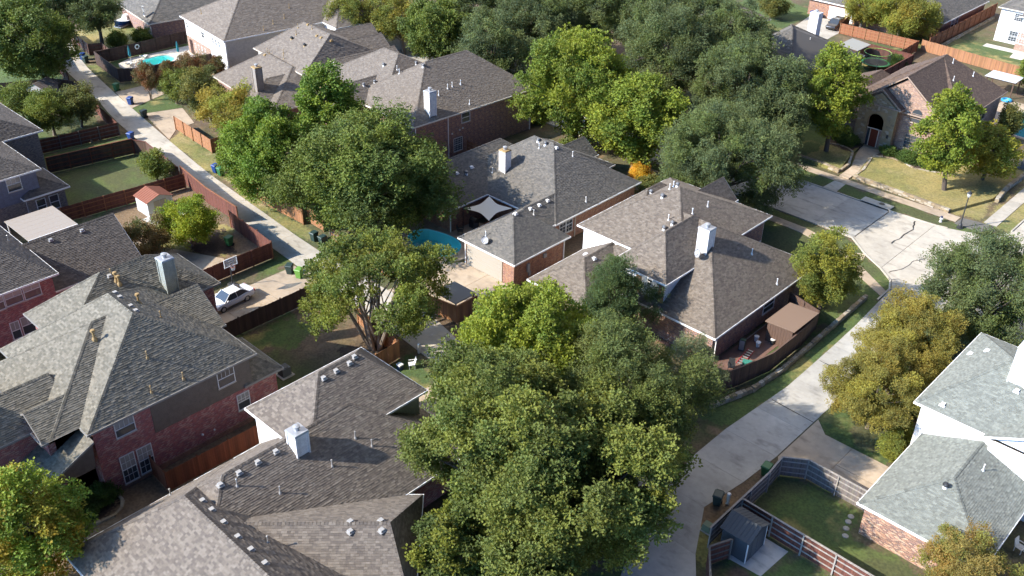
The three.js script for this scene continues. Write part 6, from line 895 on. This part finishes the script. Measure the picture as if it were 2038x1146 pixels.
T('sweetgum_tree', 'yellow-green sweetgum standing on sunny front lawn', 'sweetgum', -33.6, -109.8, -34.6, -109.6, 7.2, 3.4, 5.3);
T('sweetgum_tree', 'low leaning yellow sweetgum beyond lawn tree', 'sweetgumy', -31.6, -116, -31.1, -115, 4.3, 2.9, 3.4);
T('elm_tree', 'golden tree above black crossover at top edge', 'yellow', -70.6, -162.4, -70.9, -162.6, 4, 3.4, 3.4);
T('elm_tree', 'wide golden yellow-green tree behind orange fence, far yard', 'yellow', -63.6, -162.4, -64, -162.4, 4.2, 5.6, 3.8);
T('oak_tree', 'dark round tree beside pergola at frame edge', 'oak', -39, -152.4, -38.6, -152.4, 3, 2.4, 2.4);
T('small_tree', 'olive bush tree beside teal pool at frame edge', 'olive', -34.6, -131.5, -34.6, -131.5, 2.4, 1.5, 2.2);
T('crape_myrtle', 'tall yellow-green crape myrtle beside street corner fence', 'crapeg', -31.7, -76.6, -31.7, -76.3, 4.4, 2.7, 4.1);
T('live_oak_tree', 'dense round live oak over street at right edge', 'liveoak', -18.6, -82, -19, -81.6, 5.8, 5.2, 4.6);
T('crape_myrtle', 'dense ochre crape myrtle nearest the street bend', 'crapey', -21, -73.6, -21.4, -73.4, 4.1, 3.5, 2.6);
T('crape_myrtle', 'dense ochre crape myrtle between its two taller neighbours', 'crapey', -20.4, -68.4, -20.6, -68.4, 3.6, 3.2, 2.4);
T('crape_myrtle', 'dense ochre crape myrtle with visible trunk above tan driveway', 'crapey', -20.2, -63.6, -20.4, -63.2, 4, 3.4, 3.1);
T('shrub', 'yellow-green rounded shrub beside green-roofed garage corner', 'bush', -17.3, -61.4, -17.3, -61.3, 1.2, 1.0, 1.2, 'shrubs', 'shrub');
T('crape_myrtle', 'orange-brown crape myrtle at bottom right corner', 'crapeo', -8.2, -51.2, -8, -51.0, 3.0, 2.9, 2.2);
T('maple_tree', 'yellow-green maple cut by bottom left corner', 'maple', -51.2, -10.8, -51, -11.2, 4.9, 3.2, 3.9);
T('oak_tree', 'oak outside the left edge shading the brick porch roof', 'oak', -63.5, -5.5, -63.2, -6.2, 8, 4.6, 4.4);
T('shrub', 'bright golden orange shrub beside front walk', 'gold', -59.9, -86.1, -59.9, -86.1, 1.3, 1.2, 1.1, 'shrubs', 'shrub');
T('shrub', 'low olive shrub row end behind courtyard house corner', 'olive', -57.8, -85, -57.8, -85, 0.9, 1.9, 0.9, 'shrubs', 'shrub');
T('small_tree', 'bright lime green tree in yard beside alley', 'lime', -83.5, -41.4, -83.5, -41.4, 2.8, 2.6, 2.3);
T('small_tree', 'brown-leaved small tree beside dark roof wing', 'brown', -84.4, -37.2, -84.4, -37, 2.3, 2.3, 1.8);
T('shrub', 'leafy shrub inside dark capped yard fence corner', 'small', -99.9, -46.4, -99.8, -46.4, 2.0, 1.6, 1.6, 'shrubs', 'shrub');
T('small_tree', 'olive tree by far house at top edge, left of lawn', 'olive', -91, -148, -90.8, -147.4, 2.2, 2.6, 2);
T('small_tree', 'olive tree on far green lawn at top edge', 'olive', -85, -157, -84.4, -156.6, 2.2, 2.6, 1.9);
T('shrub', 'round clipped bush at porch end of brick house', 'clipped', -55.2, -17.4, -55.2, -17.4, 0.75, 0.85, 0.75, 'shrubs', 'shrub');
for (const [l, x, z, r] of [['clipped hedge mound beside porch, next to round bush', -54.9, -15.9, 0.95], ['middle clipped hedge mound along porch front', -54.9, -14.5, 0.95], ['clipped hedge mound nearest bottom left maple', -55, -13.1, 0.95]]) T('shrub', l, 'clipped', x, z, x, z, 0.7, r, 0.7, 'shrubs', 'shrub');
for (const [l, x, z, r, h] of [['dark shrub left of stone porch door', -48.2, -114.4, 1.3, 0.7], ['dark shrub between walk and arched window', -42.9, -114.9, 0.9, 0.6], ['low flowering shrub inside curved stone edging', -40.2, -115, 1.4, 0.6], ['low shrub at far end of curved stone edging', -37.4, -115.2, 1.5, 0.6], ['shrub under far left porch window', -50.6, -115.4, 1.2, 0.7], ['round green bush beside trampoline', -57.1, -147.5, 1.2, 1.0]]) T('shrub', l, 'clipped', x, z, x, z, h, r, h, 'shrubs', 'shrub');
for (const [l, x, z, r] of [['green shrub on bank behind ochre crape myrtle', -18.6, -68, 1.4], ['green shrub at white wall base beside dark bin', -17.7, -63.9, 1.0]]) T('shrub', l, 'bush', x, z, x, z, 1, r, 1, 'shrubs', 'shrub');
for (const [l, x, z, r] of [['dark shrub under corner oak, left of alley', -131.6, -45.6, 1.6], ['yellow-green shrub inside brown fence near boat', -147.6, -66.6, 1.4], ['leafy shrub beside boat lawn, behind pool fence', -146.4, -70.2, 1.3], ['shrub beside tall brick house corner, oak shade', -81.6, -91, 1.6], ['shrub beside courtyard house rear walk', -70.4, -85.2, 1.4]]) T('shrub', l, 'small', x, z, x, z, 1.1, r, 1.1, 'shrubs', 'shrub');
console.log('leaf tufts', leafCount);
scene.traverse((o) => { if (o.isMesh) { o.castShadow = true; o.receiveShadow = true; } });
renderer.render(scene, camera);
